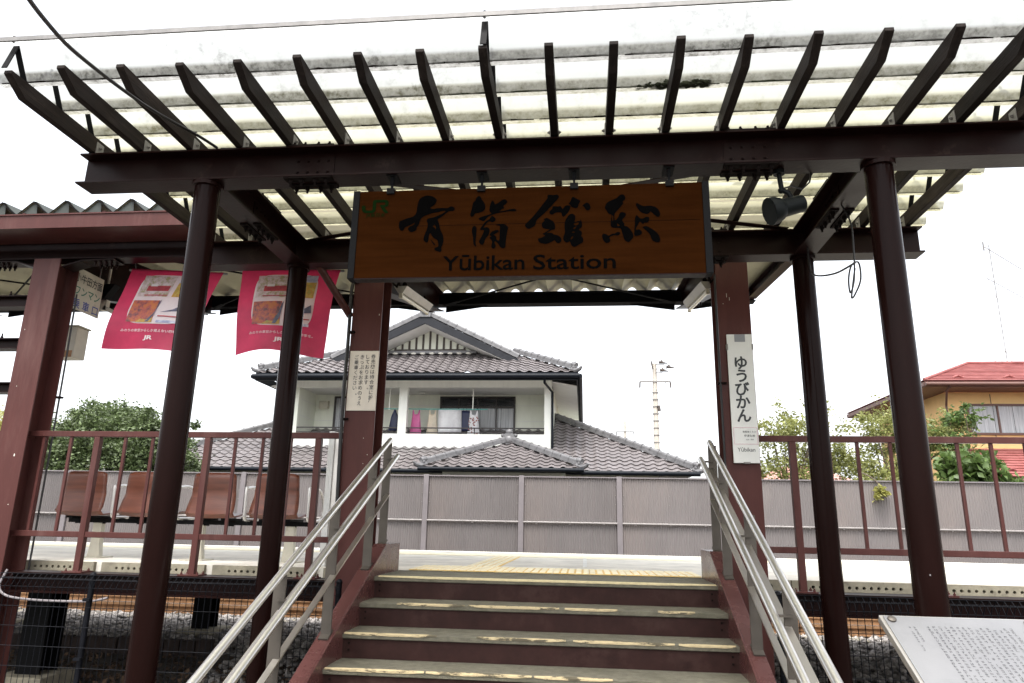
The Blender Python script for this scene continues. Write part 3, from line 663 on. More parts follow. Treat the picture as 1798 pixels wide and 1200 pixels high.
# ================================================================== platform canopy
pc = thing('platform_canopy', 'long platform shelter roof of cream folded steel on brown columns', 'canopy', (-1.785, 5.575, 0))
def hcol(x):
    mb = MB(); mb.box(x-.125,x+.125,5.45,5.464,0,3.755); mb.box(x-.125,x+.125,5.686,5.70,0,3.755); mb.box(x-.005,x+.005,5.464,5.686,0,3.755)
    c = mb.build('column', M['red'], pc, bevel=.0015)
    for s in (-1, 1):
        m2 = MB(); m2.prism([(x+s*.126,3.70),(x+s*.126,3.757),(x+s*.62,3.757),(x+s*.62,3.747),(x+s*.30,3.74),(x+s*.135,3.69)], 'y', 5.54, 5.55)
        m2.bar((x+s*.132,5.545,3.688),(x+s*.30,5.545,3.738), .15, .010)
        m2.bar((x+s*.30,5.545,3.741),(x+s*.62,5.545,3.750), .15, .010)
        for k in (.42,.47,.52,.57):
            for y in (5.505,5.585): m2.bolt((x+s*k,y,3.738),(0,0,-1),.014,.022)
        m2.build('haunch', M['beam'], c)
for x in (-7.7,-4.745,-1.785,1.18): hcol(x)
last_cols = [o for o in bpy.data.objects if o.name.startswith('column')]
chips(last_cols[1], [(-4.70,5.4485,2.02,.005,.012),(-4.80,5.4485,2.6,.003,.003),(-4.67,5.4485,1.62,.003,.004),(-4.83,5.4485,3.1,.002,.005)])
chips(last_cols[2], [(-1.70,5.4485,2.05,.002,.004),(-1.74,5.4485,2.18,.002,.003),(-1.73,5.4485,1.98,.002,.003),(-1.68,5.4485,3.2,.002,.008)])
chips(last_cols[3], [(1.13,5.4485,3.33,.0015,.018),(1.15,5.4485,3.30,.0015,.014),(1.10,5.4485,3.26,.002,.003)])
mb = MB(); mb.hbeam((-11,5.545,3.86),(2.0,5.545,3.86), .2, .15); mb.build('front_beam', M['beam'], pc)
mb = MB(); mb.box(-11,2.04,5.13,5.136,3.905,4.03); mb.box(-11,2.04,5.136,5.467,3.905,3.911); mb.box(-11,2.04,5.12,5.13,4.022,4.034); mb.box(-11,2.04,5.234,5.24,3.911,4.00)
for i in range(18): mb.box(-10.6+i*.73-.012,-10.6+i*.73+.012,5.118,5.24,4.036,4.042)
mb.build('gutter', M['red'], pc)
def zroof(y): return 4.055+.092*(y-5.2)
# folded steel roof
vs = []; fs = []; per = .2985; n0, n1 = -20, 24; prof_ = []
for k in range(n0, n1):
    x = -4.449+per*(k)-.3*3
    if x < -10.9 or x > 1.90: continue
    prof_ += [(x-.155,0),(x-.03,.115),(x-.012,.125),(x+.012,.125),(x+.03,.115)]
prof_.append((2.06,0))
for y in (5.2, 6.8, 8.64):
    for (x, h) in prof_: vs.append((x, y, zroof(y)+h))
k = len(prof_)
for a in range(2):
    for j in range(k-1): fs.append((a*k+j, a*k+j+1, (a+1)*k+j+1, (a+1)*k+j))
mb = MB(); mb.add(vs, fs); m_roof = mb.build('folded_roof', M['roof_steel'], pc)
mb = MB(); nn = len(vs); off = [(v[0], v[1]+(-.004 if v[1] < 5.3 else 0), v[2]+.006) for v in vs]
mb.add(off, fs); mb.build('roof_cover', M['roof_top'], pc)
# end pieces on the rib fronts
for j in range(0, k-5, 5):
    x = prof_[j][0]+.155; z = zroof(5.2)
    mb = MB(); mb.prism([(x-.150,z+.008),(x-.028,z+.112),(x+.012,z+.120),(x+.025,z+.008)], 'y', 5.215, 5.220); p_ = mb.build('rib_end_plate', M['roof_top'], pc)
    mb = MB(); mb.bar((x-.008,5.195,z+.130),(x+.15,5.195,z+.006), .012, .010); mb.build('rib_edge', M['black'], p_)
mb = MB(); mb.hbeam((-11,8.3,4.245),(2.04,8.3,4.245), .15, .15); mb.build('rear_beam', M['black'], pc)
mb = MB(); mb.prism([(5.14,4.0),(8.65,4.29),(8.65,4.49),(5.14,4.19)], 'x', 2.062, 2.07); mb.build('verge_trim', M['beam'], pc)
mb = MB(); mb.hbeam((1.99,5.63,4.015),(1.99,8.22,4.25), .12, .10); mb.build('verge_beam', M['beam'], pc)
for x in (-7.7,-4.745,-1.785,1.18):
    mb = MB(); yb = 8.22
    mb.prism([(5.71,3.50),(5.71,4.03),(yb,4.29),(yb,4.085)], 'x', x-.005, x+.005)
    mb.bar((x,5.70,3.494),(x,yb,4.08), .15, .012); mb.bar((x,5.70,4.036),(x,yb,4.296), .14, .010)
    for y, z in ((7.2,3.843),(7.35,3.878),(7.5,3.913)):
        for s in (-.045,.045): mb.bolt((x+s,y,z-.012),(0,.22,-.97),.012,.016)
    mb.build('cantilever_beam', M['beam'], pc)
    m2 = MB()
    for s in (-1,1): m2.prism([(x+s*.08,4.085),(x+s*.08,4.166),(x+s*.62,4.168),(x+s*.60,4.158)], 'y', 8.295, 8.305)
    m2.build('gusset', M['black'], pc)
for a, b in (((-1.70,8.15,4.13),(1.05,5.66,3.97)),((1.08,8.15,4.13),(-1.68,5.66,3.97)),((-4.66,8.15,4.13),(-1.86,5.66,3.97)),((-1.88,8.15,4.13),(-4.66,5.66,3.97)),((-7.6,8.15,4.13),(-4.84,5.66,3.97)),((-4.83,8.15,4.13),(-7.6,5.66,3.97))):
    mb = MB(); mb.tube([a, b], .010, 8); mb.bar(a, Vector(a)+(Vector(b)-Vector(a))*.08, .05, .008); mb.build('brace_rod', M['black'], pc)
for z0, z1 in ((3.335,3.44),(2.95,3.045),(2.56,2.65)):
    mb = MB(); mb.hbeam((-7.575,5.58,(z0+z1)/2),(-4.872,5.58,(z0+z1)/2), z1-z0, .12); mb.bolt((-5.15,5.58,z1),(0,0,1),.012,.03); mb.build('cross_rail', M['beam'], pc)
# fluorescent lamps under the cantilevers
def lamp(x, label, y0=5.78, z0=3.50, y1=6.86, z1=3.665, tx=1):
    t = thing('fluorescent_lamp', label, 'lamp', (x, (y0+y1)/2, (z0+z1)/2))
    d = Vector((0,y1-y0,z1-z0)).normalized(); a, b = Vector((x,y0,z0)), Vector((x,y1,z1)); u = Vector((0,-d.z,d.y))
    mb = MB(); vs = []
    for e in (a, b):
        for (sx, h) in ((-.022,.0),(.022,.0),(.062,.062),(-.062,.062)): vs.append(e+Vector((sx,0,0))+u*h)
    mb.add(vs, [(0,1,2,3),(7,6,5,4),(0,4,5,1),(1,5,6,2),(2,6,7,3),(3,7,4,0)]); mb.build('housing', M['lamp_body'], t, bevel=.003)
    m2 = MB(); m2.tube([a-u*.022+d*.03, b-u*.022-d*.03], .0165, 12); m2.build('tube', M['lamp_tube'], t, 40)
    m3 = MB()
    for e in (a+d*.02, b-d*.02): m3.bar(e-u*.045, e+u*.0, .03, .03, (1,0,0))
    m3.build('lamp_holder', M['cream_steel'], t)
    m4 = MB()
    for e in (a+d*.15, b-d*.15): m4.tube([e+u*.06, e+u*.13], .008, 8); m4.ball(e+u*.10, .022)
    m4.tube([a+u*.06-d*.02, a+u*.10-d*.06, a+u*.03-d*.11, a+u*.10-d*.15+Vector((-.07*tx,0,0))], .009, 8); m4.build('hanger', M['rust'], t)
lamp(-1.605, 'fluorescent tube lamp hanging by the left column under the platform canopy')
lamp(1.05, 'fluorescent tube lamp hanging by the right column under the platform canopy', tx=-1)
# ================================================================== station name sign
CALLI=[[(-1.013,3.132),(-1.01,3.152),(-0.996,3.158),(-0.965,3.17),(-0.934,3.18),(-0.918,3.203),(-0.914,3.243),(-0.905,3.28),(-0.883,3.298),(-0.858,3.304),(-0.829,3.296),(-0.808,3.279),(-0.809,3.262),(-0.821,3.245),(-0.842,3.228),(-0.823,3.222),(-0.804,3.225),(-0.769,3.226),(-0.744,3.225),(-0.726,3.234),(-0.71,3.23),(-0.703,3.218),(-0.712,3.207),(-0.734,3.206),(-0.758,3.188),(-0.782,3.168),(-0.796,3.159),(-0.788,3.135),(-0.779,3.099),(-0.763,3.065),(-0.758,3.035),(-0.762,3.009),(-0.768,2.993),(-0.767,2.974),(-0.776,2.967),(-0.804,2.978),(-0.803,2.991),(-0.787,2.997),(-0.786,3.013),(-0.793,3.036),(-0.811,3.047),(-0.824,3.063),(-0.832,3.077),(-0.84,3.067),(-0.843,3.034),(-0.851,3.023),(-0.869,3.038),(-0.865,3.068),(-0.853,3.104),(-0.851,3.134),(-0.857,3.151),(-0.848,3.165),(-0.82,3.171),(-0.795,3.181),(-0.771,3.192),(-0.753,3.207),(-0.772,3.208),(-0.803,3.201),(-0.828,3.197),(-0.865,3.184),(-0.883,3.173),(-0.895,3.155),(-0.9,3.132),(-0.91,3.117),(-0.913,3.099),(-0.929,3.089),(-0.947,3.088),(-0.96,3.107),(-0.949,3.12),(-0.931,3.128),(-0.922,3.144),(-0.938,3.134),(-0.962,3.123),(-0.979,3.114),(-0.986,3.099),(-0.998,3.096),(-1.01,3.111)],[(-0.822,3.118),(-0.812,3.128),(-0.803,3.112),(-0.804,3.099),(-0.811,3.109)],[(-0.83,3.039),(-0.822,3.032),(-0.809,3.017),(-0.803,3.013),(-0.809,3.007),(-0.819,3.021)],[(-0.586,3.279),(-0.573,3.292),(-0.56,3.286),(-0.555,3.272),(-0.542,3.255),(-0.533,3.232),(-0.535,3.213),(-0.548,3.199),(-0.569,3.192),(-0.588,3.189),(-0.595,3.176),(-0.606,3.169),(-0.615,3.178),(-0.612,3.199),(-0.605,3.228),(-0.602,3.252),(-0.589,3.266)],[(-0.509,3.219),(-0.503,3.247),(-0.495,3.263),(-0.484,3.252),(-0.479,3.239),(-0.461,3.249),(-0.44,3.265),(-0.422,3.267),(-0.412,3.254),(-0.419,3.242),(-0.433,3.229),(-0.429,3.216),(-0.442,3.21),(-0.448,3.203),(-0.459,3.198),(-0.436,3.198),(-0.406,3.205),(-0.386,3.21),(-0.368,3.209),(-0.361,3.199),(-0.371,3.196),(-0.4,3.197),(-0.43,3.193),(-0.465,3.187),(-0.494,3.178),(-0.515,3.168),(-0.529,3.152),(-0.539,3.142),(-0.555,3.147),(-0.569,3.156),(-0.556,3.166),(-0.532,3.173),(-0.509,3.18),(-0.499,3.186),(-0.508,3.201)],[(-0.508,3.152),(-0.5,3.166),(-0.489,3.169),(-0.474,3.154),(-0.478,3.141),(-0.493,3.135),(-0.508,3.139),(-0.522,3.13),(-0.538,3.105),(-0.516,3.104),(-0.505,3.088),(-0.511,3.06),(-0.528,3.036),(-0.534,3.014),(-0.546,3.003),(-0.561,3.019),(-0.556,3.036),(-0.547,3.055),(-0.537,3.08),(-0.537,3.089),(-0.551,3.09),(-0.558,3.094),(-0.548,3.112),(-0.534,3.132),(-0.523,3.144)],[(-0.602,3.097),(-0.598,3.11),(-0.59,3.114),(-0.579,3.106),(-0.577,3.078),(-0.579,3.046),(-0.581,3.021),(-0.577,2.998),(-0.583,2.996),(-0.592,3.012),(-0.595,3.047),(-0.602,3.078)],[(-0.473,3.117),(-0.457,3.12),(-0.438,3.123),(-0.419,3.116),(-0.404,3.102),(-0.408,3.08),(-0.413,3.046),(-0.416,3.005),(-0.418,2.987),(-0.431,2.981),(-0.445,2.989),(-0.455,3.006),(-0.472,3.022),(-0.477,3.014),(-0.469,2.994),(-0.482,2.98),(-0.493,2.991),(-0.49,3.019),(-0.499,3.037),(-0.505,3.043),(-0.494,3.051),(-0.504,3.059),(-0.497,3.073),(-0.486,3.082),(-0.462,3.088),(-0.455,3.078),(-0.474,3.066),(-0.482,3.06),(-0.469,3.05),(-0.467,3.034),(-0.455,3.025),(-0.45,3.037),(-0.45,3.075),(-0.449,3.109),(-0.463,3.114)],[(-0.192,3.28),(-0.184,3.289),(-0.16,3.286),(-0.14,3.288),(-0.129,3.278),(-0.134,3.263),(-0.148,3.247),(-0.169,3.222),(-0.189,3.2),(-0.206,3.182),(-0.232,3.157),(-0.249,3.139),(-0.256,3.114),(-0.267,3.102),(-0.292,3.091),(-0.306,3.099),(-0.312,3.115),(-0.296,3.132),(-0.27,3.161),(-0.238,3.202),(-0.21,3.242),(-0.192,3.267)],[(-0.18,3.188),(-0.166,3.203),(-0.16,3.219),(-0.137,3.217),(-0.119,3.218),(-0.109,3.203),(-0.093,3.22),(-0.076,3.222),(-0.066,3.216),(-0.069,3.2),(-0.079,3.182),(-0.09,3.169),(-0.102,3.157),(-0.112,3.164),(-0.116,3.181),(-0.137,3.183),(-0.151,3.179),(-0.163,3.171),(-0.177,3.175)],[(-0.076,3.232),(-0.064,3.248),(-0.055,3.272),(-0.032,3.26),(-0.013,3.247),(-0.021,3.231),(-0.027,3.209),(-0.041,3.207),(-0.06,3.213),(-0.068,3.227)],[(-0.002,3.217),(0.011,3.23),(0.024,3.236),(0.037,3.225),(0.042,3.207),(0.038,3.195),(0.025,3.19),(0.014,3.2),(0.007,3.213)],[(-0.21,3.144),(-0.197,3.151),(-0.177,3.142),(-0.16,3.13),(-0.15,3.111),(-0.151,3.085),(-0.165,3.082),(-0.182,3.072),(-0.194,3.064),(-0.171,3.064),(-0.154,3.054),(-0.131,3.046),(-0.115,3.03),(-0.118,3.011),(-0.131,3.004),(-0.143,3.01),(-0.151,3.021),(-0.168,3.012),(-0.194,3.002),(-0.217,3.004),(-0.234,3.012),(-0.241,3.031),(-0.223,3.037),(-0.202,3.049),(-0.216,3.058),(-0.203,3.067),(-0.177,3.085),(-0.194,3.087),(-0.214,3.094),(-0.221,3.11),(-0.217,3.125),(-0.206,3.135)],[(-0.096,3.123),(-0.087,3.147),(-0.073,3.167),(-0.056,3.172),(-0.041,3.16),(-0.041,3.14),(-0.044,3.124),(-0.027,3.128),(-0.014,3.13),(-0.012,3.138),(-0.007,3.128),(-0.004,3.108),(-0.007,3.092),(-0.022,3.079),(-0.007,3.069),(-0.005,3.052),(-0.009,3.043),(0.001,3.027),(-0.001,3.006),(-0.016,2.997),(-0.031,2.987),(-0.048,2.981),(-0.062,2.992),(-0.069,3.012),(-0.085,3.006),(-0.101,3.017),(-0.105,3.036),(-0.096,3.066),(-0.098,3.094)],[(-0.049,3.114),(-0.033,3.121),(-0.02,3.121),(-0.027,3.107),(-0.042,3.104)],[(-0.05,3.09),(-0.034,3.099),(-0.039,3.088),(-0.047,3.083)],[(-0.066,3.024),(-0.059,3.04),(-0.051,3.038),(-0.058,3.027)],[(-0.06,3.065),(-0.05,3.069),(-0.042,3.064),(-0.05,3.061)],[(0.12,3.202),(0.126,3.224),(0.141,3.239),(0.181,3.257),(0.199,3.274),(0.219,3.278),(0.23,3.259),(0.224,3.245),(0.215,3.239),(0.217,3.225),(0.203,3.206),(0.18,3.179),(0.171,3.166),(0.169,3.141),(0.173,3.129),(0.187,3.141),(0.199,3.169),(0.211,3.175),(0.229,3.168),(0.228,3.152),(0.21,3.128),(0.221,3.109),(0.221,3.095),(0.237,3.09),(0.254,3.071),(0.265,3.049),(0.266,3.028),(0.252,3.01),(0.241,3.002),(0.224,3.01),(0.215,3.032),(0.208,3.057),(0.202,3.08),(0.181,3.084),(0.158,3.087),(0.149,3.101),(0.151,3.135),(0.154,3.16),(0.138,3.169),(0.126,3.191)],[(0.183,3.11),(0.192,3.103),(0.198,3.097),(0.185,3.095)],[(0.156,3.154),(0.163,3.155),(0.163,3.129),(0.158,3.127)],[(0.102,3.04),(0.109,3.052),(0.126,3.048),(0.137,3.04),(0.154,3.05),(0.17,3.052),(0.18,3.059),(0.194,3.059),(0.199,3.052),(0.185,3.04),(0.168,3.043),(0.143,3.033),(0.145,3.012),(0.138,3.002),(0.122,3.0),(0.108,3.016)],[(0.285,3.217),(0.292,3.225),(0.306,3.216),(0.326,3.207),(0.36,3.208),(0.383,3.202),(0.402,3.186),(0.412,3.161),(0.406,3.145),(0.395,3.144),(0.378,3.158),(0.363,3.174),(0.353,3.165),(0.339,3.161),(0.311,3.172),(0.294,3.195)],[(0.278,3.133),(0.283,3.15),(0.29,3.153),(0.304,3.137),(0.321,3.135),(0.335,3.143),(0.351,3.142),(0.353,3.126),(0.343,3.111),(0.329,3.111),(0.319,3.104),(0.303,3.117),(0.294,3.101),(0.284,3.083),(0.282,3.071),(0.299,3.072),(0.312,3.061),(0.31,3.045),(0.29,3.037),(0.273,3.04),(0.273,3.065),(0.277,3.102)],[(0.318,3.087),(0.337,3.09),(0.359,3.078),(0.381,3.062),(0.397,3.044),(0.406,3.022),(0.407,3.007),(0.398,2.997),(0.373,3.003),(0.362,3.018),(0.355,3.042),(0.336,3.065),(0.322,3.078)]]
JRP=[[(-1.231,3.25),(-1.212,3.25),(-1.21,3.231),(-1.204,3.223),(-1.177,3.222),(-1.17,3.227),(-1.17,3.263),(-1.167,3.279),(-1.155,3.285),(-1.094,3.283),(-1.081,3.272),(-1.08,3.253),(-1.089,3.243),(-1.101,3.24),(-1.086,3.219),(-1.079,3.206),(-1.099,3.206),(-1.123,3.241),(-1.129,3.253),(-1.102,3.254),(-1.099,3.261),(-1.103,3.269),(-1.145,3.269),(-1.15,3.263),(-1.151,3.223),(-1.16,3.21),(-1.174,3.206),(-1.206,3.207),(-1.223,3.214),(-1.23,3.229)]]
ss = thing('station_sign', 'wide brown hanging station name sign with black brush lettering', 'sign', (-.305, 3.55, 3.08))
SX0, SX1, SZ0, SZ1 = -1.262, .652, 2.822, 3.340
mb = MB(); mb.box(SX0+.014, SX1-.014, 3.522, 3.578, SZ0, SZ1); mb.build('board', M['sign_wood'], ss, bevel=.002)
for x0, x1 in ((SX0-.022, SX0+.0145), (SX1-.0145, SX1+.022)):
    mb = MB(); mb.box(x0, x1, 3.516, 3.584, SZ0-.002, SZ1+.002); mb.build('end_frame', M['black'], ss, bevel=.002)
mb = MB(); mb.box(SX0+.0145, SX1-.0145, 3.5205, 3.580, SZ0-.006, SZ0-.0002); mb.build('bottom_trim', M['beam'], ss)
mb = MB(); mb.box(-.95,.62,3.5214,3.523,3.1215,3.1235); mb.build('panel_joint', M['ink'], ss)
mb = MB(); vs, fs = curve_fill(CALLI); mb.add([(v.x, 3.5195, v.y) for v in vs], fs); mb.build('brush_lettering', M['ink'], ss)
mb = MB(); put_text(mb, 'Yūbikan', (-.757,3.5195,2.859), (1,0,0), (0,0,1), .118, .445, .011); mb.build('latin_lettering', M['ink'], ss)
mb = MB(); put_text(mb, 'Station', (-.265,3.5195,2.857), (1,0,0), (0,0,1), .118, .437, .011); mb.build('latin_lettering', M['ink'], ss)
mb = MB(); vs, fs = curve_fill(JRP); mb.add([(v.x, 3.5195, v.y) for v in vs], fs); put_text(mb, 'JR東日本', (-1.205,3.5195,3.183), (1,0,0), (0,0,1), .026, .11, .004); mb.build('company_logo', M['green'], ss)
for x in (-1.071,-.558,-.046,.468):
    mb = MB(); mb.box(x-.022,x+.022,3.510,3.586,SZ1-.022,SZ1+.012); mb.box(x-.006,x+.006,3.53,3.545,SZ1+.012,BZ-.006); mb.box(x-.03,x+.03,3.51,3.62,BZ-.006,BZ-.0005)
    mb.tube([(x,3.5375,BZ-.05),(x,3.5375,BZ-.006)], .012, 8); mb.build('hanger', M['black'], ss, bevel=.001)
# ================================================================== spotlight
sp = thing('spotlight', 'black round spotlight clamped under the front canopy beam', 'spotlight', (1.08,3.6,3.42))
mb = MB(); mb.tube([(1.065,3.6,3.434),(1.065,3.6,3.41)], .03, 12); mb.tube([(1.065,3.6,3.41),(1.072,3.6,3.33),(1.070,3.6,3.315)], .013, 10); mb.tube([(1.070,3.6,3.318),(1.105,3.598,3.30),(1.125,3.595,3.255)], .014, 10); mb.ball((1.07,3.6,3.315),.018)
mb.build('arm', M['spot'], sp, 40)
ax = Vector((-.93,-.16,-.30)).normalized(); c0 = Vector((1.165,3.60,3.235))
def lathe(mb, c, a, prof, n=20):
    mb.tube([c+a*h for h, r in prof], 1, n, radii=[r for h, r in prof]); return mb
mb = MB(); lathe(mb, c0, ax, [(-.015,.03),(-.01,.046),(.10,.050),(.115,.055)]); mb.build('lamp_body', M['spot'], sp, 40)
mb = MB(); lathe(mb, c0, ax, [(.105,.05),(.118,.060),(.150,.073),(.185,.075),(.186,.066),(.160,.060)]); mb.build('shade', M['spot'], sp, 40)
mb = MB(); lathe(mb, c0, ax, [(.164,.061),(.168,.058)]); mb.build('lens', M['glass_dark'], sp)
mb = MB(); mb.tube([(1.075,3.6,3.325),(1.13,3.61,3.345),(1.19,3.63,3.335),(1.235,3.64,3.38),(1.25,3.64,3.44)], .005, 6); mb.build('cable', M['plastic_black'], sp, 40)
cb = MB(); pts = [(1.46,4.44,3.430),(1.45,4.45,3.38),(1.40,4.3,3.28)]
def spline(pts, n=8):
    out = []; P = [Vector(p) for p in pts]
    for i in range(len(P)-1):
        p0, p1, p2, p3 = P[max(i-1,0)], P[i], P[i+1], P[min(i+2,len(P)-1)]
        for k in range(n):
            t = k/n; out.append(.5*((2*p1)+(-p0+p2)*t+(2*p0-5*p1+4*p2-p3)*t*t+(-p0+3*p1-3*p2+p3)*t**3))
    out.append(P[-1]); return out
mb = MB(); A = (1.545,4.05,3.433)
mb.tube(spline([A,(1.58,4.03,3.30),(1.575,4.02,3.13),(1.57,4.02,3.03),(1.56,4.03,2.93),(1.535,4.03,2.87),(1.53,4.02,2.95),(1.55,4.01,3.03),(1.595,4.02,3.05),(1.60,4.03,2.95),(1.56,4.03,2.86),(1.54,4.03,2.84),(1.55,4.03,2.90),(1.575,4.03,3.02)]), .005, 6)
mb.tube(spline([(1.575,4.02,3.05),(1.52,4.2,3.05),(1.50,4.5,3.15),(1.54,4.7,3.30),(1.545,4.72,3.433)]), .006, 6)
tag(mb.build('cable_loop', M['plastic_black'], smooth=40, loc=A), 'coiled black cable hanging from the right side beam', 'cable')
mb = MB(); mb.tube(spline([(-2.12,3.49,3.632),(-2.13,3.30,3.60),(-2.165,2.9,3.525),(-2.11,2.4,3.42),(-2.02,2.1,3.345),(-1.86,1.75,3.26),(-1.60,1.3,3.19)]), .0085, 8)
mb.tube([(-2.10,3.5,3.632),(-2.0,3.52,3.64),(-1.93,3.5,3.633)], .004, 6)
tag(mb.build('overhead_cable', M['plastic_black'], smooth=40, loc=(-2.12,3.49,3.632)), 'thick black cable sagging from the canopy beam out over the viewer', 'cable')
# ================================================================== notices and boards
nb = thing('notice_board', 'cream notice with four columns of Japanese text on the left column', 'notice', (-1.777,5.445,2.64))
mb = MB(); mb.box(-1.898,-1.657,5.440,5.448,2.398,2.889); mb.build('panel', M['notice'], nb, bevel=.001)
mb = MB()
for i, s in enumerate(('券売機は待合室に設置','しております。','きっぷをお求めのうえ','ご乗車ください。')):
    put_text(mb, s, (-1.702-.0462*i,5.4385,2.862-.002*i), (1,0,0), (0,0,1), .0395, vertical=True, pitch=1.07, bold=.006)
mb.build('text', M['text_grey'], nb)
mb = MB(); mb.add([(-1.664,5.4375,2.53),(-1.70,5.436,2.49),(-1.75,5.4375,2.41),(-1.657,5.4365,2.41)], [(0,1,2,3)]); mb.build('peeling_corner', M['notice'], nb)
vb = thing('name_board', 'tall narrow white board with vertical hiragana station name on the right column', 'sign', (1.2,5.43,2.5))
BX0, BX1 = 1.105, 1.295
mb = MB(); mb.box(BX0,BX1,5.418,5.430,2.012,3.000); mb.build('panel', M['white_board'], vb, bevel=.002)
mb = MB(); mb.box(1.163,1.243,5.4165,5.4175,2.94,2.9985); mb.build('grey_band', M['grey_print'], vb)
mb = MB(); put_text(mb, 'ゆうびかん', (1.200,5.4165,2.824), (1,0,0), (0,0,1), .112, vertical=True, pitch=.91, bold=.012, fat=.016); mb.build('hiragana_text', M['text_grey'], vb)
mb = MB(); put_text(mb, 'Yūbikan', (1.137,5.4165,2.097), (1,0,0), (0,0,1), .042, .128, .006); mb.build('latin_text', M['text_grey'], vb)
mb = MB(); px0, px1, pz0, pz1 = 1.117,1.287,2.152,2.275
def dashes(mb, x0, x1, z, n, horizontal=True, t=.0022):
    for k in range(n):
        a = x0+(x1-x0)*k/n; b = a+(x1-x0)/n*.62
        mb.box(*( (a,b) if horizontal else (z-t/2,z+t/2)), 5.4158, 5.4172, *((z-t/2,z+t/2) if horizontal else (a,b)))
dashes(mb,px0,px1,pz0,26); dashes(mb,px0,px1,pz1,26); dashes(mb,pz0,pz1,px0,18,False); dashes(mb,pz0,pz1,px1,18,False); mb.build('dotted_frame', M['pink_print'], vb)
mb = MB(); put_text(mb,'笑顔咲くたび',(1.182,5.4165,2.237),(1,0,0),(0,0,1),.018,.098,.003); put_text(mb,'伊達な旅',(1.19,5.4165,2.207),(1,0,0),(0,0,1),.02,.08,.003); put_text(mb,'仙台・宮城',(1.203,5.4165,2.182),(1,0,0),(0,0,1),.012,.055,.002); mb.build('panel_text', M['text_grey'], vb)
for x0, x1, z0, z1 in ((BX0-.006,BX0+.006,2.878,2.922),(BX1-.006,BX1+.006,2.878,2.922),(1.175,1.225,2.008,2.020)): mb = MB(); mb.box(x0,x1,5.413,5.449,z0,z1); mb.build('clip', M['galv'], vb)
# boarding-place sign hanging across the platform, near the far-left column
hs = thing('boarding_sign', 'small hanging white sign with three lines of Japanese beside the far left column', 'sign', (-4.655,5.9,3.78))
mb = MB(); sx = -4.655; mb.box(sx-.010,sx,5.706,6.09,3.385,3.775); mb.build('panel', M['cream_steel'], hs)
def ytext(s, y0, z, h, wd, m):
    mb = MB(); put_text(mb, s, (sx+.002, y0, z), (0,1,0), (0,0,1), h, wd, .012); mb.build('text', m, hs)
ytext('小牛田方面', 5.712, 3.652, .092, .365, M['text_grey']); ytext('ワンマン', 5.725, 3.53, .098, .34, M['text_green']); ytext('乗 車 口', 5.725, 3.405, .098, .34, M['text_blue'])
for y in (5.78,6.03): mb = MB(); mb.tube([(sx-.005,y,3.775),(sx-.005,y,4.10)], .006, 6); mb.build('hanger', M['galv'], hs)
lsx = thing('loudspeaker', 'small dark horn loudspeaker under the platform canopy beside the crimson banner', 'loudspeaker', (-4.70,6.2,3.72))
mb = MB(); mb.prism([(-4.80,3.76),(-4.58,3.76),(-4.69,3.60)], 'y', 6.15, 6.24); mb.build('horn', M['black'], lsx, bevel=.006)
mb = MB(); mb.box(-4.72,-4.66,6.18,6.23,3.50,3.605); mb.tube([(-4.69,6.2,3.76),(-4.69,6.2,4.10)], .012, 8); mb.bar((-4.69,6.2,3.53),(-4.50,6.2,3.44), .04, .04); mb.build('bracket', M['cream_steel'], lsx)
lb = thing('equipment_box', 'cream metal box with a rusty lower edge behind the far left column', 'box', (-4.86,6.05,3.0))
mb = MB(); mb.box(-4.98,-4.775,6.0,6.16,2.985,3.28); mb.build('casing', M['cream_steel'], lb, bevel=.004)
mb = MB(); mb.box(-4.99,-4.762,5.99,6.17,3.281,3.295); mb.build('lid', M['roof_steel'], lb); mb = MB(); mb.box(-4.965,-4.79,5.9985,6.0,2.987,3.05); mb.build('rust_stain', M['rail'], lb)
mb = MB(); mb.box(-5.0,-4.87,6.03,6.09,3.05,3.09); mb.build('mount', M['rust'], lb)
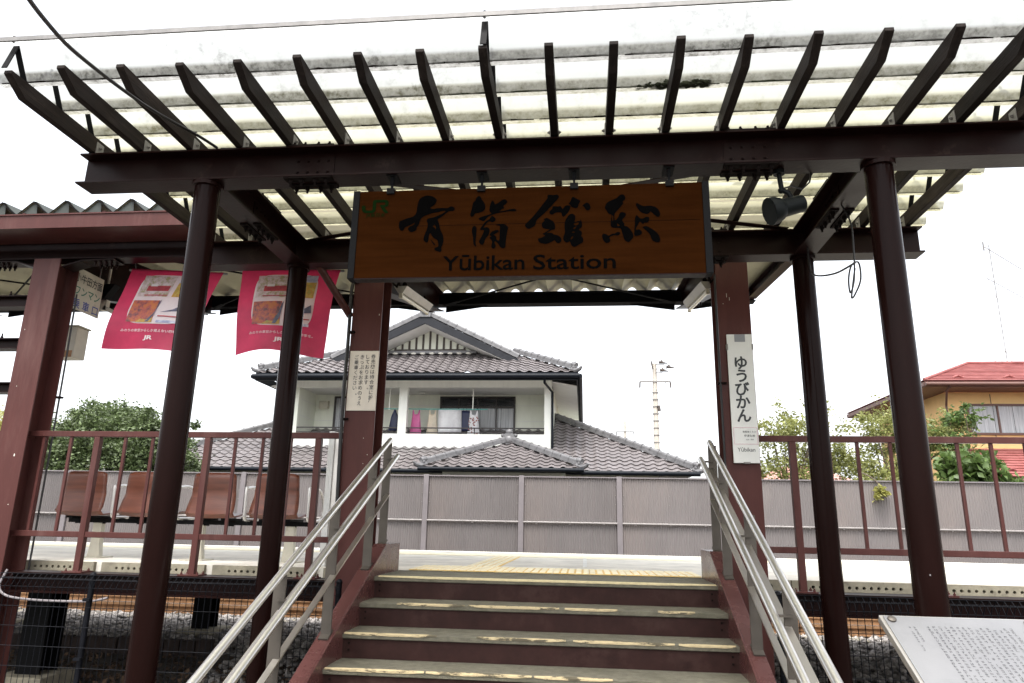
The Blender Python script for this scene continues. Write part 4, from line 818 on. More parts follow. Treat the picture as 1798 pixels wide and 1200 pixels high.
# ================================================================== banners
def banner(name, label, TL, TR, BL, BR, wav, seed):
    t = thing(name, label, 'banner', tuple((Vector(TL)+Vector(TR))/2), 'crimson railway banners')
    TL, TR, BL, BR = map(Vector, (TL, TR, BL, BR))
    def S(u, v, o=0):
        p = (TL*(1-u)+TR*u)*(1-v)+(BL*(1-u)+BR*u)*v
        dy = .05*v*math.sin(u*5.5+seed)+.03*v*math.sin(v*6+u*2+seed)-.10*math.sin(v*1.6)*.6
        dz = wav*v*v*math.sin(u*math.pi*1.15+seed*.3)
        dx = -.03*math.sin(v*3.1)*(u-.2)
        return Vector((p.x+dx, p.y+dy-o, p.z+dz))
    def patch(mb, u0, u1, v0, v1, o, n=10, mi=0, rad=0):
        vs = []; fs = []
        for i in range(n+1):
            for j in range(n+1):
                u, v = u0+(u1-u0)*i/n, v0+(v1-v0)*j/n
                vs.append(S(u, v, o))
        for i in range(n):
            for j in range(n): q = i*(n+1)+j; fs.append((q, q+n+1, q+n+2, q+1))
        return mb.add(vs, fs, mi)
    mb = MB(); patch(mb,0,1,0,1,0,26); mb.build('cloth', M['banner'], t, 60)
    mb = MB(); 
    # rounded picture sheet
    vs = [S((.165+.33),(.07+.315),.004)]; ring = []
    for k in range(40):
        a = 2*math.pi*k/40; cu_, sv = math.cos(a), math.sin(a); e = 5
        uu = .495+.33*math.copysign(abs(cu_)**(2/e), cu_); vv = .385+.315*math.copysign(abs(sv)**(2/e), sv); ring.append((uu, vv))
    N_ = 8
    for r_ in range(1, N_+1):
        for (uu, vv) in ring: vs.append(S(.495+(uu-.495)*r_/N_, .385+(vv-.385)*r_/N_, .004))
    fs = [(0, 1+k, 1+(k+1) % 40) for k in range(40)]
    for r_ in range(N_-1):
        for k in range(40): fs.append((1+r_*40+k, 1+(r_+1)*40+k, 1+(r_+1)*40+(k+1) % 40, 1+r_*40+(k+1) % 40))
    mb.add(vs, fs); mb.build('picture_sheet', M['pic_white'], t, 60)
    def pic(u0, u1, v0, v1, m): 
        mb = MB(); patch(mb, u0, u1, v0, v1, .007, 8); mb.build('picture', m, t, 60)
    pic(.19,.55,.085,.36,M['pic_blossom']); pic(.60,.805,.085,.17,M['pic_sky']); pic(.60,.805,.171,.36,M['pic_field']); pic(.185,.50,.41,.68,M['pic_autumn']); pic(.55,.80,.655,.685,M['pic_sky'])
    mb = MB(); vs = [S(.30,.685,.010),S(.36,.645,.010),S(.43,.655,.010),S(.50,.63,.010),S(.50,.685,.010)]; mb.add(vs, [(0,1,2,3,4)]); mb.build('picture', M['pic_field'], t)
    mb = MB(); vs = [S(.50,.45,.011),S(.52,.40,.011),S(.50,.60,.011),S(.46,.68,.011),S(.42,.68,.011)]; mb.add(vs, [(0,1,2,3,4)]); mb.build('picture', M['pic_slate'], t)
    
    mb = MB(); patch(mb,.27,.53,.215,.285,.010,6); mb.build('picture', M['pic_train'], t, 60); mb = MB(); patch(mb,.30,.38,.195,.225,.012,4); mb.build('picture', M['pic_white'], t, 60)
    mb = MB(); patch(mb,.27,.55,.335,.347,.010,6); patch(mb,.55,.80,.60,.612,.010,6); mb.build('picture', M['pic_train'], t, 60)
    mb = MB()
    vs = [S(.56,.56,.010),S(.69,.52,.010),S(.80,.44,.010),S(.81,.53,.010)]; mb.add(vs, [(0,1,2,3)]); mb.build('picture', M['pic_slate'], t)
    def line(s, u0, u1, v, h, m, bold=.01):
        g, f = glyphs(s, bold); x0 = min(q.x for q in g); x1 = max(q.x for q in g); mb = MB()
        L = (TR-TL).length; H = (BL-TL).length
        mb.add([S(u0+(u1-u0)*(q.x-x0)/(x1-x0), v-q.y*h, .007) for q in g], f); mb.build('text', m, t)
    line('みのりの車窓からしか見えない四季を。', .16, .86, .795, .036, M['pic_white'])
    line('JR', .46, .57, .885, .062, M['pic_white'], .04)
    mb = MB(); p, q = S(0,.012,-.012), S(1,.012,-.012); mb.tube([p+(p-q).normalized()*.03, q+(q-p).normalized()*.03], .012, 8)
    for u in (.03,.97): e = S(u,0,-.012); mb.tube([e, e+Vector((0,-.05,.13))], .004, 6)
    mb.build('rod', M['galv'], t)
def pmat(name, c1, c2, sc, c3=None, tr=.4):
    m = leaf_mat(name, c1, 0, tr); cr = [n for n in m.node_tree.nodes if n.type == 'VALTORGB'][0]
    nz = [n for n in m.node_tree.nodes if n.type == 'TEX_NOISE'][0]; nz.inputs['Scale'].default_value = sc
    cr.color_ramp.elements[0].color = (*c2,1); cr.color_ramp.elements[1].color = (*c1,1); cr.color_ramp.elements[0].position = .38; cr.color_ramp.elements[1].position = .6
    if c3: e = cr.color_ramp.elements.new(.5); e.color = (*c3,1)
    return m
M['pic_white'] = pmat('print_white', (.80,.78,.77), (.72,.70,.70), 6)
M['pic_blossom'] = pmat('print_blossom', (.72,.66,.66), (.40,.38,.20), 22, (.62,.52,.50))
M['pic_sky'] = pmat('print_sky', (.70,.74,.82), (.35,.38,.55), 14)
M['pic_field'] = pmat('print_field', (.60,.52,.14), (.42,.38,.10), 30, (.62,.34,.08))
M['pic_autumn'] = pmat('print_autumn', (.58,.20,.07), (.16,.08,.09), 18, (.50,.13,.10))
M['pic_train'] = pmat('print_red', (.55,.09,.10), (.38,.06,.08), 20)
M['pic_slate'] = pmat('print_slate', (.16,.17,.26), (.10,.10,.14), 20)
banner('hanging_banner', 'left crimson banner swinging in the wind behind the thick front post', (-4.161, 5.78, 3.772), (-3.265, 5.78, 3.718), (-4.25, 5.66, 2.976), (-3.375, 5.66, 2.926), .008, 1.0)
banner('hanging_banner', 'right crimson banner hanging behind the rear left post', (-3.089, 5.78, 3.747), (-2.165, 5.78, 3.727), (-3.014, 5.68, 2.889), (-2.203, 5.68, 2.921), .05, 2.1)
# ================================================================== bench
bn = thing('platform_bench', 'row of four red brown plywood seats with aluminium armrests on the platform', 'bench', (-3.65,6.35,PZ))
def seat(xc):
    # one bent plywood shell: back, lumbar roll, seat; width varies with height
    prof = [(6.295,1.950,.196),(6.292,1.90,.202),(6.295,1.80,.207),(6.30,1.75,.211),(6.282,1.69,.220),(6.262,1.63,.225),(6.26,1.58,.225),(6.30,1.548,.224),(6.40,1.555,.222),(6.55,1.585,.220),(6.68,1.59,.218),(6.73,1.575,.212)]
    vs = []; fs = []; n = 12
    for (y, z, wd) in prof:
        for i in range(n+1):
            s = i/n*2-1; curv = .020*s*s
            edge = .018*max(0, abs(s)-.8)/.2 if z > 1.93 else 0
            vs.append((xc+s*wd, y+curv*(1 if z > 1.6 else 0), z+(curv*.6 if z <= 1.6 else 0)-edge))
    for a in range(len(prof)-1):
        for i in range(n): q = a*(n+1)+i; fs.append((q, q+1, q+n+2, q+n+1))
    mb = MB(); mb.add(vs, fs); o = mb.build('seat', M['seat_wood'], bn, 50)
    md = o.modifiers.new('thick', 'SOLIDIFY'); md.thickness = .012; md.offset = 0
def armrest(x):
    mb = MB(); pts = [(x,6.31,1.57),(x,6.30,1.80),(x,6.33,1.815),(x,6.45,1.828),(x,6.58,1.80),(x,6.66,1.72),(x,6.67,1.60),(x,6.62,1.545),(x,6.36,1.535),(x,6.315,1.55)]
    pp = spline(pts, 4)
    mb.tube(pp+[pp[0]], .0145, 10)
    mb.build('armrest', M['alu'], bn, 40)
for xc in (-4.655,-4.035,-3.385,-2.785): seat(xc)
for x in (-4.35,-3.72,-3.07,-2.475): armrest(x)
mb = MB(); mb.box(-4.85,-2.45,6.42,6.50,1.485,1.525)
for xc in (-4.655,-4.035,-3.385,-2.785):
    for dx in (-.12,.12): mb.box(xc+dx-.03,xc+dx+.03,6.32,6.62,1.525,1.545); mb.tube([(xc+dx,6.46,1.475),(xc+dx,6.46,1.486)], .03, 10)
mb.build('seat_rail', M['black'], bn)
for x in (-4.56,-3.555,-2.68):
    mb = MB(); mb.prism([(x-.062,PZ+.012),(x+.062,PZ+.012),(x+.045,PZ+.12),(x+.042,1.485),(x-.042,1.485),(x-.045,PZ+.12)], 'y', 6.43, 6.49); mb.box(x-.11,x+.11,6.35,6.57,PZ,PZ+.012); mb.build('leg', M['cream_steel'], bn, bevel=.003)
# ================================================================== railings
def railing(label, x0, x1, posts, bals):
    t = thing('railing', label, 'railing', ((x0+x1)/2, 5.58, 1.1))
    mb = MB(); mb.box(x0,x1,5.562,5.598,2.188,2.236); mb.build('top_rail', M['red'], t, bevel=.004)
    mb = MB(); mb.box(x0,x1,5.563,5.597,1.372,1.418); mb.build('bottom_rail', M['red'], t, bevel=.004)
    for x in posts:
        mb = MB(); mb.box(x-.025,x+.025,5.556,5.604,1.105,2.187); p = mb.build('post', M['red'], t, bevel=.003)
        m2 = MB(); m2.box(x-.085,x+.085,5.51,5.65,1.102,1.112)
        for a in (-.065,.065):
            for b in (5.535,5.625): m2.bolt((x+a,b,1.112),(0,0,1),.010,.012)
        m2.build('base_plate', M['red'], p)
    for x in bals:
        mb = MB(); mb.box(x-.0115,x+.0115,5.57,5.59,1.4185,2.1875); mb.build('baluster', M['red'], t)
def bal(posts, per=4):
    o = []
    for a, b in zip(posts[:-1], posts[1:]): o += [a+(b-a)*k/per for k in range(1, per)]
    return o
pL = [-7.0,-6.04,-5.05,-4.07,-3.095,-2.15]
railing('brown steel platform railing behind the left posts in front of the bench', -7.575, -1.912, pL, [x for x in bal(pL) if not -4.88 < x < -4.61])
pR = [1.575,2.527,3.48,4.44]
railing('brown steel platform railing on the right side in front of the fence', 1.312, 5.2, pR, bal(pR))
# conduit on columns, silver post
def conduit(label, pts, clips, r=.015):
    t = thing('conduit', label, 'cable', pts[0]); mb = MB(); mb.tube(spline(pts, 5), r, 8); mb.build('pipe', M['plastic_black'], t, 40)
    for (x, y, z) in clips: m2 = MB(); m2.box(x-.03,x+.03,y-.016,y+.03,z-.008,z+.008); m2.build('clamp', M['rust'], t)
conduit('black cable conduit clipped along the left edge of the ticket notice column', [(-1.90,5.47,3.50),(-1.925,5.44,3.46),(-1.925,5.43,3.30),(-1.922,5.43,2.95),(-1.925,5.43,2.5),(-1.915,5.43,2.0),(-1.90,5.43,1.4),(-1.90,5.43,1.12)], [(-1.905,5.445,3.05),(-1.905,5.445,2.33),(-1.90,5.445,3.485)])
conduit('black cable conduit clipped along the left edge of the hiragana board column', [(1.043,5.44,3.5),(1.043,5.44,2.8),(1.045,5.44,2.2),(1.04,5.44,1.4)], [(1.06,5.45,2.62)], .008)
conduit('thin dark cable clipped along the right edge of the far left column', [(-4.605,5.70,3.5),(-4.607,5.72,2.5),(-4.605,5.72,1.1)], [(-4.615,5.712,2.55)], .008)
mb = MB(); mb.tube(spline([(-4.56,5.44,1.12),(-4.57,5.40,1.00),(-4.50,5.40,.93),(-4.30,5.40,.905),(-4.05,5.40,.90),(-3.8,5.41,.905),(-3.68,5.44,.93)]), .009, 8)
tag(mb.build('grey_conduit', M['fence_post'], smooth=40, loc=(-4.5,5.4,.8)), 'thin grey conduit curving along the beam below the platform edge', 'cable')
wp = thing('information_post', 'narrow pale metal sign post standing beside the left column', 'post', (-2.15,6.0,PZ))
mb = MB(); mb.box(-2.215,-2.16,5.97,6.03,PZ,2.30); mb.box(-2.115,-2.085,5.97,6.03,PZ,2.30); mb.build('upright', M['white_board'], wp, bevel=.004)
mb = MB(); mb.box(-2.16,-2.115,5.985,6.015,PZ+.05,2.29); mb.build('board', M['steel_flat'], wp)
# ================================================================== welded mesh fence
def mesh_fence(label, x0, x1, posts):
    Y, ZT = 5.10, 1.118
    t = thing('mesh_fence', label, 'fence', ((x0+x1)/2, Y, 0))
    mb = MB(); n = int((x1-x0)/.046)
    for i in range(n+1):
        x = x0+i*.046; mb.tube([(x,Y,.02),(x,Y,1.03),(x,Y-.035,1.085),(x,Y,ZT),(x,Y+.035,1.085),(x,Y,1.03)], .0026, 4, caps=False)
    for z in [1.03-.135*k for k in range(8)]: mb.tube([(x0,Y-.0045,z),(x1,Y-.0045,z)], .0024, 4)
    for y, z in ((Y-.035,1.085),(Y,ZT),(Y+.035,1.085)): mb.tube([(x0,y,z+.003),(x1,y,z+.003)], .0028, 5)
    mb.build('wire_panel', M['navy'], t)
    for x in posts:
        m2 = MB(); m2.tube([(x,Y+.03,-.02),(x,Y+.03,1.115)], .021, 12); m2.ball((x,Y+.03,1.118),.024); 
        for z in (.95,.55,.15): m2.box(x-.026,x+.026,Y-.012,Y+.03,z-.010,z+.010)
        m2.build('post', M['navy'], t, 40)
mesh_fence('black welded wire mesh fence along the railway on the left of the stairs', -5.7, -1.72, [-5.55,-3.61,-1.74])
mesh_fence('black welded wire mesh fence along the railway on the right of the stairs', 1.26, 5.3, [1.28,3.28,5.25])
# ================================================================== tilted information board
ib = thing('information_board', 'tilted matt stainless information board with engraved columns of small text', 'sign', (1.9,2.75,0))
IY, IZ, IX = 2.95, 1.232, 1.104; tl = R(31)
ax_, ay_ = Vector((1,0,0)), Vector((0,-math.cos(tl),-math.sin(tl))); an = ax_.cross(-ay_).normalized()
an = Vector((0,-math.sin(tl),math.cos(tl))); O = Vector((IX,IY,IZ))
def ip(u, v, h): return O+ax_*u+ay_*v+an*h
mb = MB(); W_, H_ = 1.15, .62
mb.add([ip(0,0,-.028),ip(W_,0,-.028),ip(W_,H_,-.028),ip(0,H_,-.028),ip(0,0,0),ip(W_,0,0),ip(W_,H_,0),ip(0,H_,0)], [(0,3,2,1),(4,5,6,7),(0,1,5,4),(1,2,6,5),(2,3,7,6),(3,0,4,7)])
mb.build('panel', M['steel_flat'], ib, bevel=.003)
mb = MB(); mb.add([ip(.012,.010,.0035),ip(W_-.012,.010,.0035),ip(W_-.012,H_-.01,.0035),ip(.012,H_-.01,.0035),ip(.012,.010,.0002),ip(W_-.012,.010,.0002),ip(W_-.012,H_-.01,.0002),ip(.012,H_-.01,.0002)], [(0,1,2,3),(0,4,5,1),(1,5,6,2),(2,6,7,3),(3,7,4,0)])
mb.build('face_plate', M['panel_metal'], ib)
for u in (.036,.515,1.10):
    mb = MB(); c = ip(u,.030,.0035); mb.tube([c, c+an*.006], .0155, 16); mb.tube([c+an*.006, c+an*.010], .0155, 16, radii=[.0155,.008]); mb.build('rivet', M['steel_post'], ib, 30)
mb = MB(); rr = random.Random(11)
def engraved(mb, u, v0, n, sz):
    """a column of small character-like marks (the photograph's text is too small to read)"""
    for k in range(n):
        v = v0+k*sz*1.12
        if rr.random() < .07: continue
        for q in range(rr.randint(3,5)):
            if rr.random() < .5: a = (u+rr.uniform(0,.2)*sz, v+rr.uniform(0,.85)*sz, rr.uniform(.5,.8)*sz, .11*sz)
            else: a = (u+rr.uniform(0,.8)*sz, v+rr.uniform(0,.2)*sz, .11*sz, rr.uniform(.5,.8)*sz)
            mb.add([ip(a[0],a[1],.0042),ip(a[0]+a[2],a[1],.0042),ip(a[0]+a[2],a[1]+a[3],.0042),ip(a[0],a[1]+a[3],.0042)], [(3,2,1,0)])
u = .098
engraved(mb, .078,.068,1,.009); engraved(mb,.078,.092,10,.0095); engraved(mb, .094,.068,7,.0105)
for k in range(19):
    if k in (15,): continue
    engraved(mb, .142+k*.0205, .062+rr.choice((0,0,.012)), rr.randint(24,34), .0128)
mb.build('engraved_text', M['engrave'], ib)
for x in (IX+.25, IX+.9):
    mb = MB(); mb.box(x-.04,x+.04,2.66,2.74,-.012,1.02); mb.build('leg', M['steel_flat'], ib, bevel=.004)
# ================================================================== corrugated boundary fence
cf = thing('boundary_fence', 'long brown grey corrugated sheet fence beyond the platform', 'fence', (-.26, 14.0, 0))
FX = [-3.113+1.89*k for k in range(-8, 12)]; FT = 2.475
def corr(x0, x1, z0, z1, pitch=.045, amp=.0065, y=14.02):
    n = int((x1-x0)/pitch); vs = []; fs = []
    for i in range(n*6+1):
        x = x0+(x1-x0)*i/(n*6); h = amp*math.cos(2*math.pi*i/6)
        vs += [(x, y+h, z0), (x, y+h, z1)]
    for i in range(n*6): fs.append((2*i, 2*i+2, 2*i+3, 2*i+1))
    mb = MB(); mb.add(vs, fs); return mb
pn = None
for i in range(len(FX)-1):
    a, b = FX[i]+.05, FX[i+1]-.05; mid = (a+b)/2
    if pn is None:
        p1 = corr(a, b, 0, FT-.02).build('panel', M['fence'], cf, 30); pn = (p1, a)
    else:
        p = pn[0].copy(); COL.objects.link(p); p.location.x += a-pn[1]; p.parent = cf
    mb = MB(); mb.box(FX[i]-.051, FX[i]+.051, 13.975, 14.05, 0, FT+.004); po = mb.build('post', M['fence_post'], cf, bevel=.004)
    mb = MB()
    for s in (-1,1):
        for z in (2.30,2.12,1.95,.98): mb.ball((FX[i]+s*.075,14.008,z), .011, (1,.6,1), 6, 4)
    for z in (2.30,2.12,1.95,.98): mb.ball((mid,14.008,z), .009, (1,.6,1), 6, 4)
    mb.build('screw', M['fence_rail'], po)
    mb = MB(); mb.tube([(a-.0,13.985,1.598),(b,13.985,1.598)], .021, 10)
    for x in (a+.25,mid,b-.25): mb.box(x-.012,x+.012,13.97,14.0,1.572,1.624)
    mb.build('mid_rail', M['fence_rail'], cf, 40)
    mb = MB(); mb.box(a,b,13.985,14.04,FT-.028,FT-.006); mb.build('top_rail', M['fence_post'], cf)
# ================================================================== tiled house
def tile_plane(name, o, ex, eu, width, length, poly, parent, mat_='tile', P=.27, Q=.235):
    """o: eave corner, ex: along the eave, eu: up the slope; poly: convex outline in (s, t) metres, counter-clockwise"""
    o, ex, eu = Vector(o), Vector(ex).normalized(), Vector(eu).normalized(); nn = ex.cross(eu).normalized()
    if nn.z < 0: nn = -nn
    ns = int(width/P)+1; ntl = int(length/Q)+1; vs = []; fs = []; K = 7
    shape = [0,.026,.036,.026,.002,-.008,-.006]
    cols = ns*K+1
    for r_ in range(ntl):
        for t, lift in ((r_*Q-.012, .026), ((r_+1)*Q, .0)):
            for c in range(cols):
                s = c*P/K; k = c % K; col = c//K
                jit = .004*math.sin(col*12.9+r_*7.7)
                sag = .012*(1-abs(((c % K)/K)-.55)*1.5) if lift else 0
                vs.append(o+ex*s+eu*(t-sag)+nn*(shape[k]+lift+jit))
        # riser edge between rows
    for r_ in range(ntl):
        a = 2*r_*cols; b = a+cols
        for c in range(cols-1):
            fs.append((a+c, a+c+1, b+c+1, b+c))
            if r_ > 0: fs.append((a-cols+c, a-cols+c+1, a+c+1, a+c))
            else: pass
    # eave drop
    n0 = len(vs)
    for c in range(cols): vs.append(vs[c]-nn*.045)
    for c in range(cols-1): fs.append((c, n0+c, n0+c+1, c+1))
    bm = bmesh.new(); bv = [bm.verts.new(v) for v in vs]
    for f in fs: bm.faces.new([bv[i] for i in f])
    for i in range(len(poly)):
        (s0, t0), (s1, t1) = poly[i], poly[(i+1) % len(poly)]
        a = o+ex*s0+eu*t0; d = (ex*(s1-s0)+eu*(t1-t0)); no = d.cross(nn)
        if d.length < 1e-6: continue
        bmesh.ops.bisect_plane(bm, geom=bm.verts[:]+bm.edges[:]+bm.faces[:], plane_co=a, plane_no=no, clear_outer=True)
    bm.verts.index_update(); mb = MB(); mb.add([v.co.copy() for v in bm.verts], [tuple(v.index for v in f.verts) for f in bm.faces]); bm.free()
    return mb.build(name, M[mat_], parent, 50)
def ridge_cap(p, q, parent, r=.085, h=.16, orn=False, name='ridge'):
    p, q = Vector(p), Vector(q); d = (q-p).normalized(); L = (q-p).length
    mb = MB(); mb.bar(p, q, r*2.0, h*.5, off=(0,h*.25)); mb.bar(p, q, r*1.7, h*.45, off=(0,h*.72))
    u = d.cross(Vector((0,0,1))).normalized().cross(d).normalized(); 
    if u.z < 0: u = -u
    mb.tube([p+u*h, q+u*h], r*.85, 12)
    n = int(L/.27)
    for i in range(1, n):
        c = p+d*(i*L/n); mb.tube([c+u*h-d*.014, c+u*h+d*.014], r*1.06, 12); mb.bar(c+u*h*.72-d*.01, c+u*h*.72+d*.01, r*1.95, h*.2)
        mb.bar(c+u*h*.25-d*.01, c+u*h*.25+d*.01, r*2.25, h*.2)
    o = mb.build(name, M['ridge'], parent, 40)
    if orn:
        m2 = MB(); e = p-d*.02; m2.tube([e+u*h*1.25-d*.10, e+u*h*1.25+d*.05], r*1.0, 12); m2.ball(e+u*h*.6-d*.05, r*1.15, (1,1,1.1)); m2.ball(e+u*h*1.9-d*.02, r*.45)
        m2.build('end_ornament', M['ridge'], o, 40)
        # upturned corner tile
        m3 = MB(); f = Vector((d.x, d.y, 0)).normalized()
        m3.tube([p-d*.0, p-f*.16-Vector((0,0,.06)), p-f*.28-Vector((0,0,.035)), p-f*.34+Vector((0,0,.02))], .06, 8, radii=[.07,.065,.05,.025]); m3.build('corner_tile', M['ridge'], o, 40)
    return o
def hip_roof(parent, x0, x1, y0, y1, z, slope, top=None, sides='FLR', orn=True, gut=True):
    """hipped skirt: front eave y0, eaves at z; faces cut by 45-degree hips; top: run (m) where it stops"""
    W = x1-x0; D = min(W/2, (y1-y0)/2) if top is None else top
    sl = math.hypot(1, slope); eu = Vector((0,1,slope))
    if 'F' in sides: tile_plane('tile_roof', (x0,y0,z), (1,0,0), (0,1,slope), W, D*sl, [(0,0),(W,0),(W-D,D*sl),(D,D*sl)], parent)
    Ls = y1-y0
    if 'R' in sides: tile_plane('tile_roof', (x1,y0,z), (0,1,0), (-1,0,slope), Ls, D*sl, [(0,0),(Ls,0),(Ls-D,D*sl),(D,D*sl)], parent)
    if 'L' in sides: tile_plane('tile_roof', (x0,y1,z), (0,-1,0), (1,0,slope), Ls, D*sl, [(0,0),(Ls,0),(Ls-D,D*sl),(D,D*sl)], parent)
    if 'R' in sides: ridge_cap((x1-.12,y0+.12,z+.12*slope+.05),(x1-D,y0+D,z+D*slope+.05), parent, .075, .13, orn, 'hip_ridge')
    if 'L' in sides: ridge_cap((x0+.12,y0+.12,z+.12*slope+.05),(x0+D,y0+D,z+D*slope+.05), parent, .075, .13, orn, 'hip_ridge')
h = thing('tiled_house', 'two storey pale house with grey tiled hip and gable roofs and a balcony', 'house', (-4.5, 20, 0))
# lower storey and roofs
mb = MB(); mb.box(-11.2,1.9,18.75,26,0,3.2); mb.build('lower_wall', M['siding'], h)
LE = 17.3; LX0, LX1, LZ = -11.9, 2.72, 2.80
tile_plane('tile_roof', (LX0,LE,LZ), (1,0,0), (0,1,.5), LX1-LX0, 3.7*1.118, [(0,0),(LX1-LX0,0),(LX1-LX0-3.7,3.7*1.118),(3.7,3.7*1.118)], h)
tile_plane('tile_roof', (LX1,LE,LZ), (0,1,0), (-1,0,.5), 9, 3.7*1.118, [(0,0),(9,0),(9-3.7,3.7*1.118),(3.7,3.7*1.118)], h)
tile_plane('tile_roof', (LX0,LE+9,LZ), (0,-1,0), (1,0,.5), 9, 3.7*1.118, [(0,0),(9,0),(9-3.7,3.7*1.118),(3.7,3.7*1.118)], h)
ridge_cap((LX1-.12,LE+.12,LZ+.10),(LX1-3.7,LE+3.7,LZ+1.89), h, .065, .10, True, 'hip_ridge')
ridge_cap((LX0+.12,LE+.12,LZ+.10),(LX0+3.7,LE+3.7,LZ+1.89), h, .065, .10, True, 'hip_ridge')
mb = MB(); mb.tube([(LX0,LE-.06,LZ-.02),(LX1,LE-.06,LZ-.02)], .055, 10); mb.build('gutter', M['gutter'], h, 40)
# porch
PX0, PX1, PY, PZ_ = -3.80, -.05, 16.4, 2.80; PH = (PX1-PX0)/2
tile_plane('tile_roof', (PX0,PY,PZ_), (1,0,0), (0,1,.42), PX1-PX0, PH*1.0846, [(0,0),(PX1-PX0,0),(PH,PH*1.0846)], h)
tile_plane('tile_roof', (PX1,PY,PZ_), (0,1,0), (-1,0,.42), 3.2, PH*1.0846, [(0,0),(3.2,0),(3.2,PH*1.0846),(PH,PH*1.0846)], h)
tile_plane('tile_roof', (PX0,PY+3.2,PZ_), (0,-1,0), (1,0,.42), 3.2, PH*1.0846, [(0,0),(3.2,0),(3.2-PH,PH*1.0846),(0,PH*1.0846)], h)
ridge_cap((PX1-.1,PY+.1,PZ_+.10),(PX1-PH,PY+PH,PZ_+PH*.42+.05), h, .062, .09, True, 'hip_ridge')
ridge_cap((PX0+.1,PY+.1,PZ_+.10),(PX0+PH,PY+PH,PZ_+PH*.42+.05), h, .062, .09, True, 'hip_ridge')
xm, yt_, zt_ = (PX0+PX1)/2, PY+PH, PZ_+PH*.42
mb = MB(); mb.prism([(xm-.17,zt_-.06),(xm+.17,zt_-.06),(xm+.15,zt_+.16),(xm+.10,zt_+.24),(xm-.10,zt_+.24),(xm-.15,zt_+.16)], 'y', yt_-.14, yt_+.04); mb.ball((xm,yt_-.14,zt_+.08),.10,(1.1,.45,1.0)); mb.ball((xm,yt_-.06,zt_+.29),.08,(1.2,.7,.9)); mb.ball((xm-.17,yt_-.06,zt_+.19),.05); mb.ball((xm+.17,yt_-.06,zt_+.19),.05)
mb.build('ridge_ornament', M['ridge'], h, 40)
mb = MB(); mb.tube([(PX0-.05,PY-.07,PZ_-.03),(PX1+.05,PY-.07,PZ_-.03)], .05, 10); mb.build('gutter', M['gutter'], h, 40)
mb = MB(); mb.box(PX0+.4,PX1-.4,17.0,18.19,0,2.75); mb.build('porch_wall', M['siding'], h)
# upper storey: box with a recessed balcony
UX0, UX1, UY, BY = -7.98, -.86, 18.72, 20.0
mb = MB(); mb.box(UX0,UX1,BY,27,3.2,5.35); mb.build('upper_wall', M['siding'], h)
for x0, x1 in ((UX0,UX0+.10),(UX1-.10,UX1)):
    mb = MB(); mb.box(x0,x1,UY+.01,BY-.002,3.2,5.18); mb.build('side_wall', M['siding'], h)
mb = MB()
for z in (3.95,4.40,4.85): mb.box(UX0+.11,UX1-.11,BY-.006,BY-.001,z-.006,z+.006); mb.box(UX0+.1005,UX0+.105,UY+.2,BY-.01,z-.006,z+.006)
mb.build('siding_joint', M['soffit'], h)
mb = MB(); mb.box(UX0-.01,UX1+.01,UY-.02,UY+.10,3.40,3.87); mb.build('balcony_parapet', M['white_wall'], h)
mb = MB(); mb.box(UX0+.1,UX1-.1,UY+.1,BY-.002,3.55,3.62); mb.build('balcony_floor', M['soffit'], h)
mb = MB(); mb.box(UX0-.01,UX1+.01,UY,UY+.14,5.145,5.36); mb.build('balcony_beam', M['white_wall'], h)
mb = MB(); mb.box(UX0-.7,UX1+.6,17.86,BY-.003,5.181,5.20) if 0 else mb.box(UX0+.1,UX1-.1,UY+.14,BY-.003,5.165,5.20); mb.build('ceiling', M['soffit'], h)
for x0, x1 in ((-5.03,-4.80),(UX1-.19,UX1+.004)):
    mb = MB(); mb.box(x0,x1,UY-.006,UY+.18,3.871,5.144); mb.build('balcony_column', M['white_wall'], h)
for a, b in ((UX0+.02,-5.03),(-4.80,UX1-.19)):
    mb = MB(); mb.box(a,b,UY+.02,UY+.06,4.02,4.05); mb.box(a,b,UY+.02,UY+.06,3.90,3.92)
    n = max(2, int((b-a)/1.3))
    for i in range(1, n): x = a+(b-a)*i/n; mb.box(x-.012,x+.012,UY+.025,UY+.055,3.8705,4.02)
    mb.build('balcony_rail', M['bronze'], h)
def window(parent, x0, x1, z0, z1, y, panes, transom=None, wallmat='bronze', cur=True, fw=.05, curm='curtain'):
    mb = MB(); d0, d1 = y-.06, y-.005
    mb.box(x0,x0+fw,d0,d1,z0,z1); mb.box(x1-fw,x1,d0,d1,z0,z1); mb.box(x0+fw,x1-fw,d0,d1,z1-fw,z1); mb.box(x0+fw,x1-fw,d0,d1,z0,z0+fw)
    n = panes
    for i in range(1, n): x = x0+(x1-x0)*i/n; mb.box(x-fw*.4,x+fw*.4,d0+.01,d1,z0+fw,z1-fw)
    if transom: mb.box(x0+fw,x1-fw,d0-.005,d1,transom-fw*.5,transom+fw*.5)
    f = mb.build('window', M[wallmat], parent)
    m2 = MB(); m2.add([(x0+fw,d0+.03,z0+fw),(x1-fw,d0+.03,z0+fw),(x1-fw,d0+.03,z1-fw),(x0+fw,d0+.03,z1-fw)], [(0,1,2,3)]); m2.build('pane', M['glass'], f)
    m4 = MB(); m4.box(x0+.01,x1-.01,d1-.001,d1+.003,z0+.01,z1-.01); m4.build('dark_interior', M['glass_dark'], f)  # dark sheet paints in the unlit room; the wall behind is solid
    if cur:
        vs = []; fs = []; n = int((x1-x0-2*fw)/.03)
        for i in range(n+1):
            x = x0+fw+(x1-x0-2*fw)*i/n; yy = d1-.006+.005*math.sin(i*1.9)*(1+.5*math.sin(i*.37)); vs += [(x,yy,z0+fw+.01),(x,yy,(transom or z1)-fw*.6)]
        for i in range(n): fs.append((2*i,2*i+2,2*i+3,2*i+1))
        m3 = MB(); m3.add(vs, fs); m3.build('curtain', M[curm], f, 60)
    return f
